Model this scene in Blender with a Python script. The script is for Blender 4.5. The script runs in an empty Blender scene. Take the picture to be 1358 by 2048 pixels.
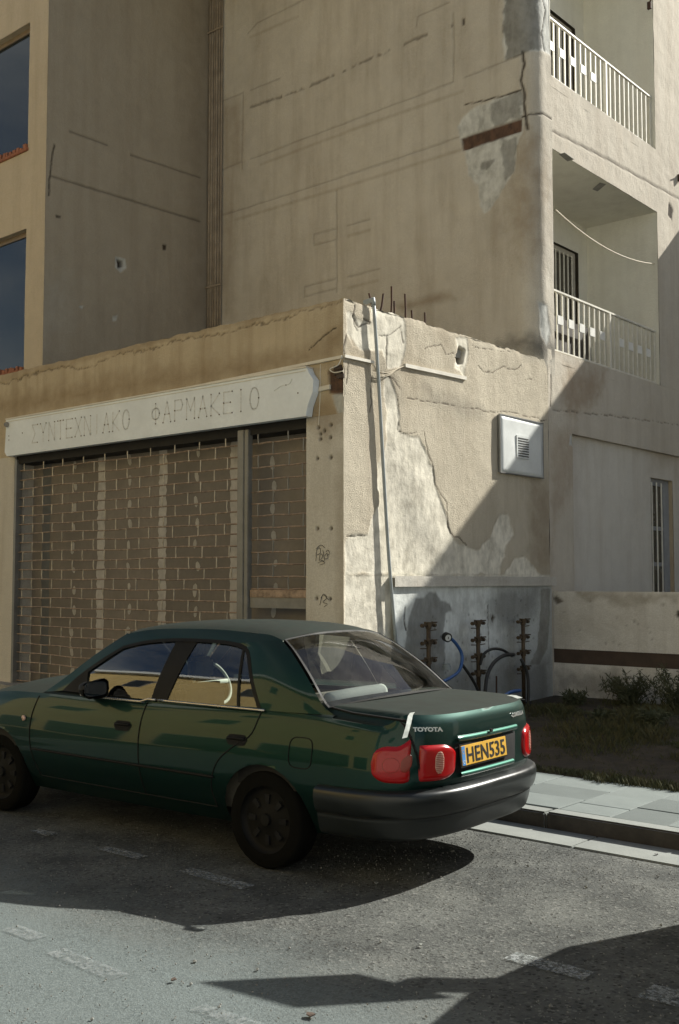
import bpy, bmesh, math, random
import numpy as np
from mathutils import Vector, Matrix
from mathutils.geometry import tessellate_polygon
random.seed(3)
rng = np.random.default_rng(3)
S = bpy.context.scene
COL = S.collection

# ------------------------------------------------------------------ camera
CAM = Vector((6.87, -8.07, 1.74))
PITCH = math.atan(136 / 2145)
FLAT = Vector((-.651, .759, 0)).normalized()
RIGHT = Vector((FLAT.y, -FLAT.x, 0))
FWD = FLAT * math.cos(PITCH) + Vector((0, 0, math.sin(PITCH)))
UP = RIGHT.cross(FWD)
cd = bpy.data.cameras.new('camera')
cd.sensor_fit = 'VERTICAL'; cd.sensor_height = 36; cd.lens = 2145 / 2048 * 36
cd.clip_start = .05; cd.clip_end = 600
cam = bpy.data.objects.new('camera', cd); COL.objects.link(cam)
cam.matrix_world = Matrix.Translation(CAM) @ Matrix((RIGHT, UP, -FWD)).transposed().to_4x4()
S.camera = cam

# ------------------------------------------------------------------ light
SUN = Vector((.50, 1.25, 1.0)).normalized()
W = bpy.data.worlds.new('World'); S.world = W; W.use_nodes = True
wn = W.node_tree.nodes; wl = W.node_tree.links
bg = wn['Background']; bg.inputs['Strength'].default_value = .046
sky = wn.new('ShaderNodeTexSky'); sky.sky_type = 'NISHITA'; sky.sun_disc = False
sky.sun_elevation = math.asin(SUN.z); sky.sun_rotation = math.atan2(SUN.x, SUN.y)
sky.dust_density = 1.5
wtc = wn.new('ShaderNodeTexCoord'); wmp = wn.new('ShaderNodeMapping'); wmp.inputs['Scale'].default_value = (1, 1, 2.2)
wno = wn.new('ShaderNodeTexNoise'); wno.inputs['Scale'].default_value = 2.6; wno.inputs['Detail'].default_value = 7; wno.inputs['Roughness'].default_value = .6
wrp = wn.new('ShaderNodeValToRGB'); wrp.color_ramp.elements[0].position = .44; wrp.color_ramp.elements[1].position = .68
wmx = wn.new('ShaderNodeMix'); wmx.data_type = 'RGBA'
wl.new(wtc.outputs['Generated'], wmp.inputs['Vector']); wl.new(wmp.outputs['Vector'], wno.inputs['Vector'])
wl.new(wno.outputs['Fac'], wrp.inputs['Fac'])
wsp = wn.new('ShaderNodeSeparateXYZ'); wl.new(wtc.outputs['Generated'], wsp.inputs[0])
wmr = wn.new('ShaderNodeMapRange'); wmr.inputs['From Min'].default_value = .05; wmr.inputs['From Max'].default_value = .7; wmr.inputs['To Min'].default_value = .95; wmr.inputs['To Max'].default_value = .25
wl.new(wsp.outputs['Z'], wmr.inputs['Value']); wmu = wn.new('ShaderNodeMath'); wmu.operation = 'MULTIPLY'
wl.new(wrp.outputs['Color'], wmu.inputs[0]); wl.new(wmr.outputs['Result'], wmu.inputs[1]); wl.new(wmu.outputs[0], wmx.inputs['Factor'])
wl.new(sky.outputs['Color'], wmx.inputs['A']); wmx.inputs['B'].default_value = (9.5, 9.7, 9.0, 1)
wl.new(wmx.outputs['Result'], bg.inputs['Color'])
sl = bpy.data.lights.new('sun', 'SUN'); sl.energy = 4.4; sl.angle = math.radians(.53); sl.color = (1, .97, .885)
so = bpy.data.objects.new('sun', sl); COL.objects.link(so); so.rotation_euler = SUN.to_track_quat('Z', 'Y').to_euler()
S.view_settings.view_transform = 'Standard'; S.view_settings.look = 'None'
S.view_settings.exposure = 1.02; S.view_settings.gamma = 1; S.view_settings.use_curve_mapping = False
S.cycles.max_bounces = 8; S.cycles.transparent_max_bounces = 12

# ------------------------------------------------------------------ pixel -> place
def ray(px, py):
    return FWD + RIGHT * ((px - 679) / 2145) - UP * ((py - 1024) / 2145)
def onX(px, py, x=0.):
    d = ray(px, py); k = (x - CAM.x) / d.x; return CAM + d * k
def onY(px, py, y=0.):
    d = ray(px, py); k = (y - CAM.y) / d.y; return CAM + d * k
def onZ(px, py, z=0.):
    d = ray(px, py); k = (z - CAM.z) / d.z; return CAM + d * k

# ------------------------------------------------------------------ numpy noise and masks
def _h(ix, iy, seed):
    v = np.sin(ix * 127.1 + iy * 311.7 + seed * 74.7) * 43758.5453
    return v - np.floor(v)
def vn(x, y, seed=0):
    ix = np.floor(x); iy = np.floor(y); fx = x - ix; fy = y - iy
    fx = fx * fx * (3 - 2 * fx); fy = fy * fy * (3 - 2 * fy)
    return (_h(ix, iy, seed) * (1 - fx) + _h(ix + 1, iy, seed) * fx) * (1 - fy) + (_h(ix, iy + 1, seed) * (1 - fx) + _h(ix + 1, iy + 1, seed) * fx) * fy
def fbm(x, y, s, seed=0, o=4):
    r = 0; a = .5; t = 0
    for k in range(o):
        r = r + a * vn(x * s, y * s, seed + k * 7); t += a; a *= .55; s *= 2.1
    return r / t
def segdist(A, Z, pts, closed=False):
    D = np.full(A.shape, 1e9)
    n = len(pts)
    for i in range(n if closed else n - 1):
        (ax, ay), (bx, by) = pts[i], pts[(i + 1) % n]
        dx, dy = bx - ax, by - ay; L = dx * dx + dy * dy + 1e-12
        t = np.clip(((A - ax) * dx + (Z - ay) * dy) / L, 0, 1)
        D = np.minimum(D, np.hypot(A - ax - t * dx, Z - ay - t * dy))
    return D
def inside(A, Z, pts):
    I = np.zeros(A.shape, bool); n = len(pts)
    for i in range(n):
        (ax, ay), (bx, by) = pts[i], pts[(i + 1) % n]
        c = ((ay > Z) != (by > Z))
        I ^= c & (A < (bx - ax) * (Z - ay) / ((by - ay) if by != ay else 1e-9) + ax)
    return I
def polymask(A, Z, pts, soft=.015, wob=.035, ws=7., seed=1):
    a = A + (fbm(A, Z, ws, seed) - .5) * 2 * wob; z = Z + (fbm(A, Z, ws, seed + 50) - .5) * 2 * wob
    D = segdist(a, z, pts, True); D = np.where(inside(a, z, pts), D, -D)
    return np.clip(D / soft * .5 + .5, 0, 1)
def linemask(A, Z, pts, w=.012, wob=.02, ws=12., seed=2):
    a = A + (fbm(A, Z, ws, seed) - .5) * 2 * wob; z = Z + (fbm(A, Z, ws, seed + 50) - .5) * 2 * wob
    return np.clip(1.3 - segdist(a, z, pts) / w, 0, 1)

# ------------------------------------------------------------------ mesh helpers
def tag(o, label=None, cat=None, group=None, kind=None):
    if label: o['label'] = label
    if cat: o['category'] = cat
    if group: o['group'] = group
    if kind: o['kind'] = kind
    return o
def empty(name, loc=(0, 0, 0), rz=0, **k):
    o = bpy.data.objects.new(name, None); COL.objects.link(o)
    o.location = loc; o.rotation_euler = (0, 0, rz); o.empty_display_size = .2
    return tag(o, **k)
def link(name, me, mat=None, parent=None, smooth=False, **k):
    if mat is not None and not me.materials: me.materials.append(mat)
    if smooth:
        me.polygons.foreach_set('use_smooth', [True] * len(me.polygons))
    me.update()
    o = bpy.data.objects.new(name, me); COL.objects.link(o)
    if parent: o.parent = parent
    return tag(o, **k)
class MB:
    def __init__(s): s.v = []; s.f = []
    def add(s, v, f):
        b = len(s.v); s.v += [tuple(p) for p in v]; s.f += [tuple(i + b for i in q) for q in f]; return s
    def box(s, a, b):
        x0, y0, z0 = [min(a[i], b[i]) for i in range(3)]; x1, y1, z1 = [max(a[i], b[i]) for i in range(3)]
        return s.add([(x0, y0, z0), (x1, y0, z0), (x1, y1, z0), (x0, y1, z0), (x0, y0, z1), (x1, y0, z1), (x1, y1, z1), (x0, y1, z1)],
                     [(0, 3, 2, 1), (4, 5, 6, 7), (0, 1, 5, 4), (1, 2, 6, 5), (2, 3, 7, 6), (3, 0, 4, 7)])
    def quad(s, a, b, c, d): return s.add([a, b, c, d], [(0, 1, 2, 3)])
    def tube(s, pts, r, n=8, cap=True):
        P = [Vector(p) for p in pts]; R = r if isinstance(r, (list, tuple)) else [r] * len(P)
        vs = []; u = None
        for i, p in enumerate(P):
            t = (P[min(i + 1, len(P) - 1)] - P[max(i - 1, 0)]).normalized()
            if u is None: u = t.orthogonal().normalized()
            u = (u - t * u.dot(t)).normalized() if (u - t * u.dot(t)).length > 1e-5 else t.orthogonal().normalized()
            w = t.cross(u)
            for k in range(n):
                a = 2 * math.pi * k / n; vs.append(p + (u * math.cos(a) + w * math.sin(a)) * R[i])
        fs = [(i * n + k, i * n + (k + 1) % n, (i + 1) * n + (k + 1) % n, (i + 1) * n + k) for i in range(len(P) - 1) for k in range(n)]
        if cap: fs += [tuple(range(n))[::-1], tuple((len(P) - 1) * n + k for k in range(n))]
        return s.add(vs, fs)
    def grid(s, rows):
        m = len(rows[0]); vs = [p for r in rows for p in r]
        return s.add(vs, [(i * m + j, i * m + j + 1, (i + 1) * m + j + 1, (i + 1) * m + j) for i in range(len(rows) - 1) for j in range(m - 1)])
    def prism(s, poly, d):
        """poly: list of 3D points, extruded by the vector d"""
        n = len(poly); P = [Vector(p) for p in poly]; d = Vector(d)
        tr = tessellate_polygon([P])
        vs = P + [p + d for p in P]
        return s.add(vs, [tuple(t) for t in tr] + [tuple(i + n for i in t[::-1]) for t in tr] + [(i, (i + 1) % n, (i + 1) % n + n, i + n) for i in range(n)])
    def mesh(s, name):
        me = bpy.data.meshes.new(name); me.from_pydata(s.v, [], s.f); return me
    def build(s, name, mat=None, parent=None, smooth=False, bevel=0, fix=True, **k):
        me = s.mesh(name)
        if bevel or fix:
            bm = bmesh.new(); bm.from_mesh(me)
            if fix: bmesh.ops.recalc_face_normals(bm, faces=bm.faces)
            if bevel: bmesh.ops.bevel(bm, geom=list(bm.edges), offset=bevel, segments=2, affect='EDGES', clamp_overlap=True)
            bm.to_mesh(me); bm.free()
        return link(name, me, mat, parent, smooth, **k)
def curve_pts(pts, n=8):
    """Catmull-Rom through the points"""
    P = [Vector(p) for p in pts]; P = [P[0] * 2 - P[1]] + P + [P[-1] * 2 - P[-2]]; out = []
    for i in range(1, len(P) - 2):
        for k in range(n):
            t = k / n; a, b, c, d = P[i - 1:i + 3]
            out.append(.5 * ((2 * b) + (c - a) * t + (2 * a - 5 * b + 4 * c - d) * t * t + (3 * b - a - 3 * c + d) * t ** 3))
    out.append(P[-2]); return out
def textmesh(name, body, size, origin, ux, uy, mat, parent, depth=.002, align='LEFT', sx=1., space=1., bold=0., **k):
    cu = bpy.data.curves.new(name, 'FONT'); cu.body = body; cu.size = size; cu.align_x = align
    cu.extrude = depth / 2; cu.space_character = space; cu.offset = bold; cu.resolution_u = 3
    t = bpy.data.objects.new(name, cu); COL.objects.link(t)
    me = bpy.data.meshes.new_from_object(t.evaluated_get(bpy.context.evaluated_depsgraph_get()))
    bpy.data.objects.remove(t); bpy.data.curves.remove(cu)
    ux = Vector(ux).normalized(); uy = Vector(uy).normalized(); nz = ux.cross(uy); o = Vector(origin)
    for v in me.vertices: v.co = o + ux * v.co.x * sx + uy * v.co.y + nz * (v.co.z + depth / 2)
    me.materials.clear(); me.name = name
    return link(name, me, mat, parent, **k)

# ------------------------------------------------------------------ materials
class NT:
    def __init__(s, name):
        s.m = bpy.data.materials.new(name); s.m.use_nodes = True; s.t = s.m.node_tree
        s.b = s.t.nodes['Principled BSDF']; s.out = s.t.nodes['Material Output']
        s.pos = s.t.nodes.new('ShaderNodeTexCoord').outputs['Object']
    def n(s, ty, **k):
        o = s.t.nodes.new(ty)
        for a, v in k.items(): setattr(o, a, v)
        return o
    def lk(s, a, b): s.t.links.new(a, b)
    def setv(s, sock, v):
        if hasattr(v, 'is_output'): s.lk(v, sock)
        else: sock.default_value = v if not isinstance(v, tuple) or len(v) != 3 or sock.type != 'RGBA' else (*v, 1)
    def noise(s, scale, detail=4, rough=.55, stretch=None, lo=None, hi=None, dist=0):
        v = s.pos
        if stretch:
            mp = s.n('ShaderNodeMapping'); mp.inputs['Scale'].default_value = stretch; s.lk(v, mp.inputs['Vector']); v = mp.outputs['Vector']
        o = s.n('ShaderNodeTexNoise'); o.inputs['Scale'].default_value = scale; o.inputs['Detail'].default_value = detail
        o.inputs['Roughness'].default_value = rough; o.inputs['Distortion'].default_value = dist; s.lk(v, o.inputs['Vector'])
        r = o.outputs['Fac']
        return s.rng(r, lo, hi) if lo is not None else r
    def rng(s, v, lo, hi, a=0., b=1.):
        o = s.n('ShaderNodeMapRange'); o.inputs['From Min'].default_value = lo; o.inputs['From Max'].default_value = hi
        o.inputs['To Min'].default_value = a; o.inputs['To Max'].default_value = b; s.lk(v, o.inputs['Value']); return o.outputs['Result']
    def math(s, op, a, b=0.):
        o = s.n('ShaderNodeMath', operation=op); s.setv(o.inputs[0], a); s.setv(o.inputs[1], b); return o.outputs[0]
    def mix(s, f, a, b, mode='MIX'):
        o = s.n('ShaderNodeMix', data_type='RGBA', blend_type=mode); s.setv(o.inputs['Factor'], f); s.setv(o.inputs['A'], a); s.setv(o.inputs['B'], b)
        return o.outputs['Result']
    def attr(s, name): return s.n('ShaderNodeAttribute', attribute_name=name).outputs['Fac']
    def bump(s, h, strength=.4, dist=.01, prev=None):
        o = s.n('ShaderNodeBump'); s.setv(o.inputs['Strength'], strength); o.inputs['Distance'].default_value = dist; s.lk(h, o.inputs['Height'])
        if prev is not None: s.lk(prev, o.inputs['Normal'])
        s.lk(o.outputs['Normal'], s.b.inputs['Normal']); return o.outputs['Normal']
    def set(s, col=None, rough=None, **k):
        if col is not None: s.setv(s.b.inputs['Base Color'], col)
        if rough is not None: s.setv(s.b.inputs['Roughness'], rough)
        for a, v in k.items(): s.setv(s.b.inputs[a.replace('_', ' ')], v)
        return s.m
def simple(name, col, rough=.6, var=.25, scale=9, bump=0, metallic=0., **k):
    t = NT(name); a = t.noise(scale, 5, .6, lo=.3, hi=.7); b = t.noise(scale * 9, 3)
    dark = tuple(c * (1 - var) for c in col); lite = tuple(min(1, c * (1 + var * .6)) for c in col)
    c = t.mix(a, dark, lite); c = t.mix(t.rng(b, .35, .65, 0, .35), c, dark)
    t.set(c, t.rng(a, 0, 1, max(.02, rough - .08), min(1, rough + .08)), Metallic=metallic, **k)
    if bump: t.bump(b, bump, .004)
    return t.m
def stucco(name, base, dirt, streak=.5, grain=1., pale=(.50, .50, .46), gscale=75, blotch=.5):
    t = NT(name)
    big = t.noise(.9, 5, .6, lo=.35, hi=.68); mid = t.noise(4.5, 6, .65, lo=.35, hi=.7)
    st = t.noise(1.6, 6, .62, stretch=(2.6, 2.6, .28), lo=.46, hi=.76); fine = t.noise(gscale, 3, .6)
    speck = t.noise(gscale * 1.9, 2, .5, lo=.3, hi=.72)
    c = t.mix(t.math('MULTIPLY', big, blotch), base, tuple(b * .74 + d * .12 for b, d in zip(base, dirt)))
    c = t.mix(t.math('MULTIPLY', mid, .35), c, tuple(min(1, b * 1.16) for b in base))
    c = t.mix(t.math('MULTIPLY', st, streak), c, dirt)
    c = t.mix(t.rng(speck, 0, 1, .30, 0), c, tuple(d * .75 for d in dirt))
    s_ = t.attr('stain'); c = t.mix(t.math('MULTIPLY', s_, t.rng(mid, 0, 1, .95, .55)), c, dirt)
    p = t.attr('patch')
    pn = t.noise(3.2, 7, .68, lo=.35, hi=.66); pn2 = t.noise(14, 5, .6, stretch=(1, 1, .5), lo=.42, hi=.62)
    pc = t.mix(pn, pale, (pale[0] * .60, pale[1] * .59, pale[2] * .57)); pc = t.mix(t.math('MULTIPLY', pn2, .4), pc, tuple(min(1, v * 1.3) for v in pale))
    c = t.mix(p, c, pc)
    c = t.mix(t.attr('soot'), c, (.085, .08, .07))
    c = t.mix(t.attr('brick'), c, t.mix(pn2, (.135, .080, .055), (.085, .055, .040)))
    c = t.mix(t.attr('crack'), c, (.055, .042, .03))
    t.set(c, .93, Specular_IOR_Level=.15)
    inv = t.rng(p, 0, 1, 1, .3)
    n1 = t.bump(fine, t.math('MULTIPLY', inv, .55 * grain), .014)
    t.bump(mid, .25, .02, n1)
    return t.m
def glassy(name, tint, refl=1., rough=.02, ior=1.5):
    t = NT(name); t.t.nodes.remove(t.b)
    tr = t.n('ShaderNodeBsdfTransparent'); tr.inputs['Color'].default_value = (*tint, 1)
    gl = t.n('ShaderNodeBsdfGlossy'); gl.inputs['Roughness'].default_value = rough; gl.inputs['Color'].default_value = (1, 1, 1, 1)
    fr = t.n('ShaderNodeFresnel'); fr.inputs['IOR'].default_value = ior
    mx = t.n('ShaderNodeMixShader'); t.lk(t.math('MULTIPLY', fr.outputs[0], refl), mx.inputs[0]); t.lk(tr.outputs[0], mx.inputs[1]); t.lk(gl.outputs[0], mx.inputs[2])
    df = t.n('ShaderNodeBsdfDiffuse'); df.inputs['Color'].default_value = (.35, .34, .30, 1)
    m2 = t.n('ShaderNodeMixShader'); t.lk(t.noise(7, 5, .6, lo=.40, hi=6.), m2.inputs[0]); t.lk(mx.outputs[0], m2.inputs[1]); t.lk(df.outputs[0], m2.inputs[2])
    t.lk(m2.outputs[0], t.out.inputs[0]); return t.m

M = {}
M['stucco_side'] = stucco('stucco_side', (.60, .54, .425), (.27, .21, .14), .38, 1.5, pale=(.72, .675, .565), gscale=88, blotch=.75)
M['stucco_upper'] = stucco('stucco_upper', (.61, .57, .485), (.28, .22, .15), .42, .9, pale=(.58, .58, .54), gscale=60, blotch=.8)
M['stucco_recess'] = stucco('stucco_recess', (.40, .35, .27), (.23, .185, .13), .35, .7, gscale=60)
M['stucco_beam'] = stucco('stucco_beam', (.55, .465, .33), (.24, .175, .10), .6, 1.1, gscale=70, blotch=.8)
M['stucco_right'] = stucco('stucco_right', (.58, .535, .45), (.31, .235, .16), .32, .8, gscale=60)
M['stucco_ground'] = stucco('stucco_ground', (.66, .63, .56), (.34, .27, .19), .3, .8, gscale=60)  # lighter stucco_right for the shaded panel; missing bounce light put into the colour
M['lowwall'] = stucco('low_wall_plaster', (.72, .71, .67), (.28, .25, .20), .4, .4, gscale=50)
M['plaster'] = stucco('plaster_pillar', (.60, .575, .51), (.28, .23, .17), .40, .25, gscale=40)
M['plinth'] = stucco('plinth_plaster', (.52, .54, .51), (.20, .19, .16), .5, .6, pale=(.74, .77, .74), gscale=45, blotch=.7)
M['balcony_paint'] = stucco('balcony_paint', (.80, .78, .68), (.46, .41, .32), .25, .7, gscale=60)
M['wing'] = stucco('wing_stucco', (.55, .475, .36), (.30, .235, .155), .35, .8, gscale=60)
M['concrete'] = simple('concrete', (.30, .29, .26), .95, .4, 5, .5)
M['tile'] = simple('orange_tile', (.33, .13, .07), .8, .4, 12, .3)
M['sign'] = simple('sign_white', (.74, .79, .82), .55, .12, 2.5)
M['ghost'] = simple('ghost_print', (.67, .69, .69), .7, .3, 30)
M['black'] = simple('black_void', (.012, .011, .010), .8, .3)
M['hole'] = simple('hole_dark', (.02, .017, .014), .95, .3)
M['board'] = simple('plasterboard', (.205, .185, .16), .9, .22, 2.2)
M['board2'] = simple('plasterboard_light', (.24, .215, .185), .9, .22, 2.2)
M['filler'] = simple('joint_filler', (.50, .48, .45), .9, .25, 9)
M['bluefiller'] = simple('blue_strip', (.13, .14, .15), .8, .25, 9)
M['dab'] = simple('filler_dab', (.46, .44, .40), .9, .2, 12)
M['rust'] = simple('grille_steel', (.36, .27, .20), .6, .55, 14, .2, .3)
M['grille'] = simple('grille_links', (.48, .45, .39), .5, .45, 14, .2, .4)
M['greysteel'] = simple('grey_steel', (.22, .22, .21), .5, .25, 5, 0, .3)
M['rebar'] = simple('rebar_rust', (.075, .04, .025), .9, .4, 25, .5)
M['pipe'] = simple('wall_pipe', (.33, .27, .20), .7, .35, 5)
M['pvc'] = simple('grey_pvc', (.30, .33, .33), .45, .2, 5)
M['trunk'] = simple('white_trunking', (.66, .62, .53), .5, .15, 6)
M['white'] = simple('white_metal', (.66, .68, .66), .45, .14, 3)
M['rail'] = simple('rail_paint', (.70, .67, .58), .5, .18, 9)
M['railplate'] = simple('rail_plate', (.74, .73, .68), .45, .1, 9)
M['frame'] = simple('window_frame', (.30, .28, .26), .5, .2, 6)
M['doorframe'] = simple('door_frame_paint', (.50, .46, .38), .6, .2, 6)
M['doorpane'] = simple('dim_door_pane', (.09, .08, .06), .25, .4, 2.5)
M['blueframe'] = simple('blue_grey_frame', (.30, .31, .32), .5, .2, 6)
M['winframe'] = simple('aluminium_frame', (.20, .15, .10), .4, .2, 6)
M['darkframe'] = simple('dark_frame', (.06, .05, .04), .5, .2, 6)
M['curtain'] = simple('curtain', (.05, .045, .035), .9, .3, 6)
M['brass'] = simple('corroded_brass', (.105, .075, .045), .6, .5, 22, .3, .5)
M['blue'] = simple('blue_hose', (.035, .11, .30), .4, .2, 6)
M['rubber'] = simple('black_rubber', (.018, .018, .017), .55, .3, 6)
M['mosaic'] = simple('brown_band', (.075, .052, .038), .85, .35, 8, .3)
M['yellow'] = stucco('yellow_wall', (.60, .455, .20), (.22, .14, .05), .2, .5)
M['farwall'] = stucco('far_wall', (.52, .50, .44), (.15, .12, .09), .3, .5)
M['cable'] = simple('pale_cable', (.55, .48, .36), .7, .1, 6)

def winglass():
    t = NT('window_glass')
    t.set(t.mix(t.noise(1.2, 3), (.012, .016, .018), (.02, .026, .03)), .04, Specular_IOR_Level=.5, IOR=1.62); return t.m
M['winglass'] = winglass()
def asphalt():
    t = NT('asphalt')
    vo = t.n('ShaderNodeTexVoronoi'); vo.inputs['Scale'].default_value = 130; t.lk(t.pos, vo.inputs['Vector'])
    fine = t.noise(160, 3, .6); mid = t.noise(45, 6, .75, lo=.3, hi=.7); big = t.noise(1.1, 6, .62, lo=.36, hi=.66); oil = t.noise(.9, 6, .65, lo=.5, hi=.68)
    c = t.mix(t.rng(vo.outputs['Color'], 0, 1, 0, 1), (.074, .091, .090), (.192, .226, .222))
    c = t.mix(t.math('MULTIPLY', big, .5), c, (.158, .186, .183)); c = t.mix(t.math('MULTIPLY', oil, .4), c, (.09, .09, .08))
    c = t.mix(t.rng(mid, 0, 1, .25, 0), c, (.05, .05, .048))
    sp = t.n('ShaderNodeSeparateXYZ'); t.lk(t.pos, sp.inputs[0])
    edge = t.math('ADD', sp.outputs['Y'], t.math('MULTIPLY', t.noise(1.4, 6, .7), 1.1))
    bay = t.rng(edge, -4.35, -3.55); c = t.mix(bay, c, t.mix(t.noise(2.2, 5, .65, lo=.4, hi=.62), (.060, .064, .060), (.115, .120, .110)))
    vo2 = t.n('ShaderNodeTexVoronoi'); vo2.inputs['Scale'].default_value = 70; t.lk(t.pos, vo2.inputs['Vector']); chip = t.rng(vo2.outputs['Color'], .72, .92); pit = t.rng(vo2.outputs['Color'], .30, .12)
    c = t.mix(t.math('MULTIPLY', t.math('MULTIPLY', bay, pit), .8), c, (.022, .022, .020)); c = t.mix(t.math('MULTIPLY', t.math('MULTIPLY', bay, chip), .5), c, (.24, .24, .22))
    t.set(c, .88, Specular_IOR_Level=.3)
    n0 = t.bump(vo2.outputs['Distance'], t.math('MULTIPLY', bay, .5), .007); n1 = t.bump(mid, .4, .010, n0); t.bump(fine, .6, .008, n1); return t.m
M['asphalt'] = asphalt()
def paving(name, base):
    t = NT(name); fine = t.noise(120, 3, .6, lo=.35, hi=.65); big = t.noise(3, 5, .6, lo=.35, hi=.65)
    oi = t.n('ShaderNodeObjectInfo').outputs['Random']
    c = t.mix(big, tuple(b * .86 for b in base), tuple(b * 1.08 for b in base)); c = t.mix(t.math('MULTIPLY', oi, .35), c, tuple(b * .72 for b in base))
    c = t.mix(t.math('MULTIPLY', fine, .35), c, tuple(b * .7 for b in base))
    t.set(c, .85); t.bump(fine, .3, .003); return t.m
M['pave_a'] = paving('paver_pale', (.180, .207, .196)); M['pave_b'] = paving('paver_grey', (.128, .150, .142)); M['kerbface'] = simple('kerb_face_shade', (.07, .062, .05), .95, .5, 6, .3); M['kerb'] = paving('kerb_stone', (.24, .255, .237))  # kerbface: darker colour stands in for the shade on the road-side face
def paintm():
    t = NT('worn_road_paint'); n = t.noise(22, 6, .75, lo=.42, hi=.56)
    c = t.mix(t.noise(5, 3), (.27, .29, .29), (.37, .39, .39)); t.set(t.mix(n, (.17, .19, .185), c), .85)
    t.setv(t.b.inputs['Alpha'], t.rng(t.noise(60, 4, .7),   .38, .56, .0, .75)); return t.m
M['paint'] = paintm()
M['paint_faint'] = M['paint'].copy(); M['paint_faint'].node_tree.nodes['Principled BSDF'].inputs['Roughness'].default_value = .9
for n_ in M['paint_faint'].node_tree.nodes:
    if n_.type == 'MAP_RANGE' and abs(n_.inputs['To Max'].default_value - .75) < .01: n_.inputs['To Max'].default_value = .38
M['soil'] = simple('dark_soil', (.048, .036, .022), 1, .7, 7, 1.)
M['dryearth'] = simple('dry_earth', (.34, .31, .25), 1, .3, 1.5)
M['stone'] = simple('gravel_stone', (.22, .22, .20), .9, .5, 40)
def leafm(name, a, b):
    t = NT(name); t.set(t.mix(t.noise(6, 3, lo=.3, hi=.7), a, b), .7); return t.m
M['grass'] = leafm('grass_blades', (.035, .045, .012), (.085, .075, .03))
M['shrub'] = leafm('shrub_leaf', (.028, .040, .014), (.07, .07, .03))

def carpaint():
    t = NT('green_car_paint')
    geo = t.n('ShaderNodeNewGeometry'); sep = t.n('ShaderNodeSeparateXYZ'); t.lk(geo.outputs['Normal'], sep.inputs[0])
    up = t.rng(sep.outputs['Z'], .55, .97)
    dn = t.noise(6, 6, .65, lo=.25, hi=.75); dust = t.math('MULTIPLY', up, t.rng(dn, 0, 1, .62, .9))
    base = t.mix(t.noise(500, 2, .5), (.0015, .021, .016), (.003, .034, .026))
    c = t.mix(dust, base, (.025, .025, .021)); c = t.mix(t.math('MULTIPLY', t.noise(3, 5, .6, lo=.4, hi=.8), .03), c, (.10, .09, .07))
    t.set(c, t.rng(dust, 0, 1, .46, .9), Metallic=t.rng(dust, 0, 1, .8, 0), Coat_Weight=t.rng(dust, 0, .7, .46, .0), Coat_Roughness=.04, Specular_IOR_Level=t.rng(dust, 0, 1, .5, .08))
    return t.m
M['paintg'] = carpaint()
M['bumper'] = simple('bumper_grey_paint', (.012, .015, .015), .34, .25, 5)
M['trim'] = simple('black_trim', (.008, .008, .007), .6, .2, Specular_IOR_Level=.2)
M['paint_clean'] = NT('green_car_paint_clean').set((.002, .06, .040), .5, Metallic=.75, Coat_Weight=1., Coat_Roughness=.04)
M['chrome'] = simple('chrome_strip', (.55, .50, .42), .25, .1, 4, 0, .9)
M['darkline'] = simple('panel_gap', (.002, .002, .002), .9, .1)
M['carglass'] = glassy('car_window_glass', (.74, .78, .74), 2.1)
M['rearglass'] = glassy('rear_screen_glass', (.90, .93, .90), .8)
M['int'] = simple('interior_fabric', (.17, .16, .13), .9, .3, 8)
M['intdark'] = simple('interior_dark', (.015, .014, .012), .9, .3, 8)
M['tyre'] = simple('tyre', (.006, .006, .005), .95, .3, 10, Specular_IOR_Level=.08)
M['rimm'] = simple('wheel_steel', (.007, .007, .0065), .6, .3, 6, 0, 0., Specular_IOR_Level=.15)
M['roll'] = simple('pale_cloth', (.62, .66, .60), .85, .12, 6)
M['tape'] = simple('silver_tape', (.42, .45, .42), .4, .25, 30)
M['redlens'] = NT('red_lens').set((.34, .005, .006), .2, Coat_Weight=.35, Coat_Roughness=.05, Specular_IOR_Level=.3)
M['amber'] = NT('amber_red_lens').set((.20, .016, .005), .3)
M['clear'] = simple('clear_lens', (.62, .42, .34), .25, .2, 60)
M['plate'] = simple('plate_yellow', (.62, .36, .045), .45, .12, 8)
M['plateblue'] = simple('plate_blue', (.06, .22, .50), .45, .1, 8)
M['ink'] = simple('plate_ink', (.012, .012, .012), .5, .1)
M['badge'] = simple('badge_chrome', (.70, .72, .70), .25, .1, 8, 0, .7)

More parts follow.
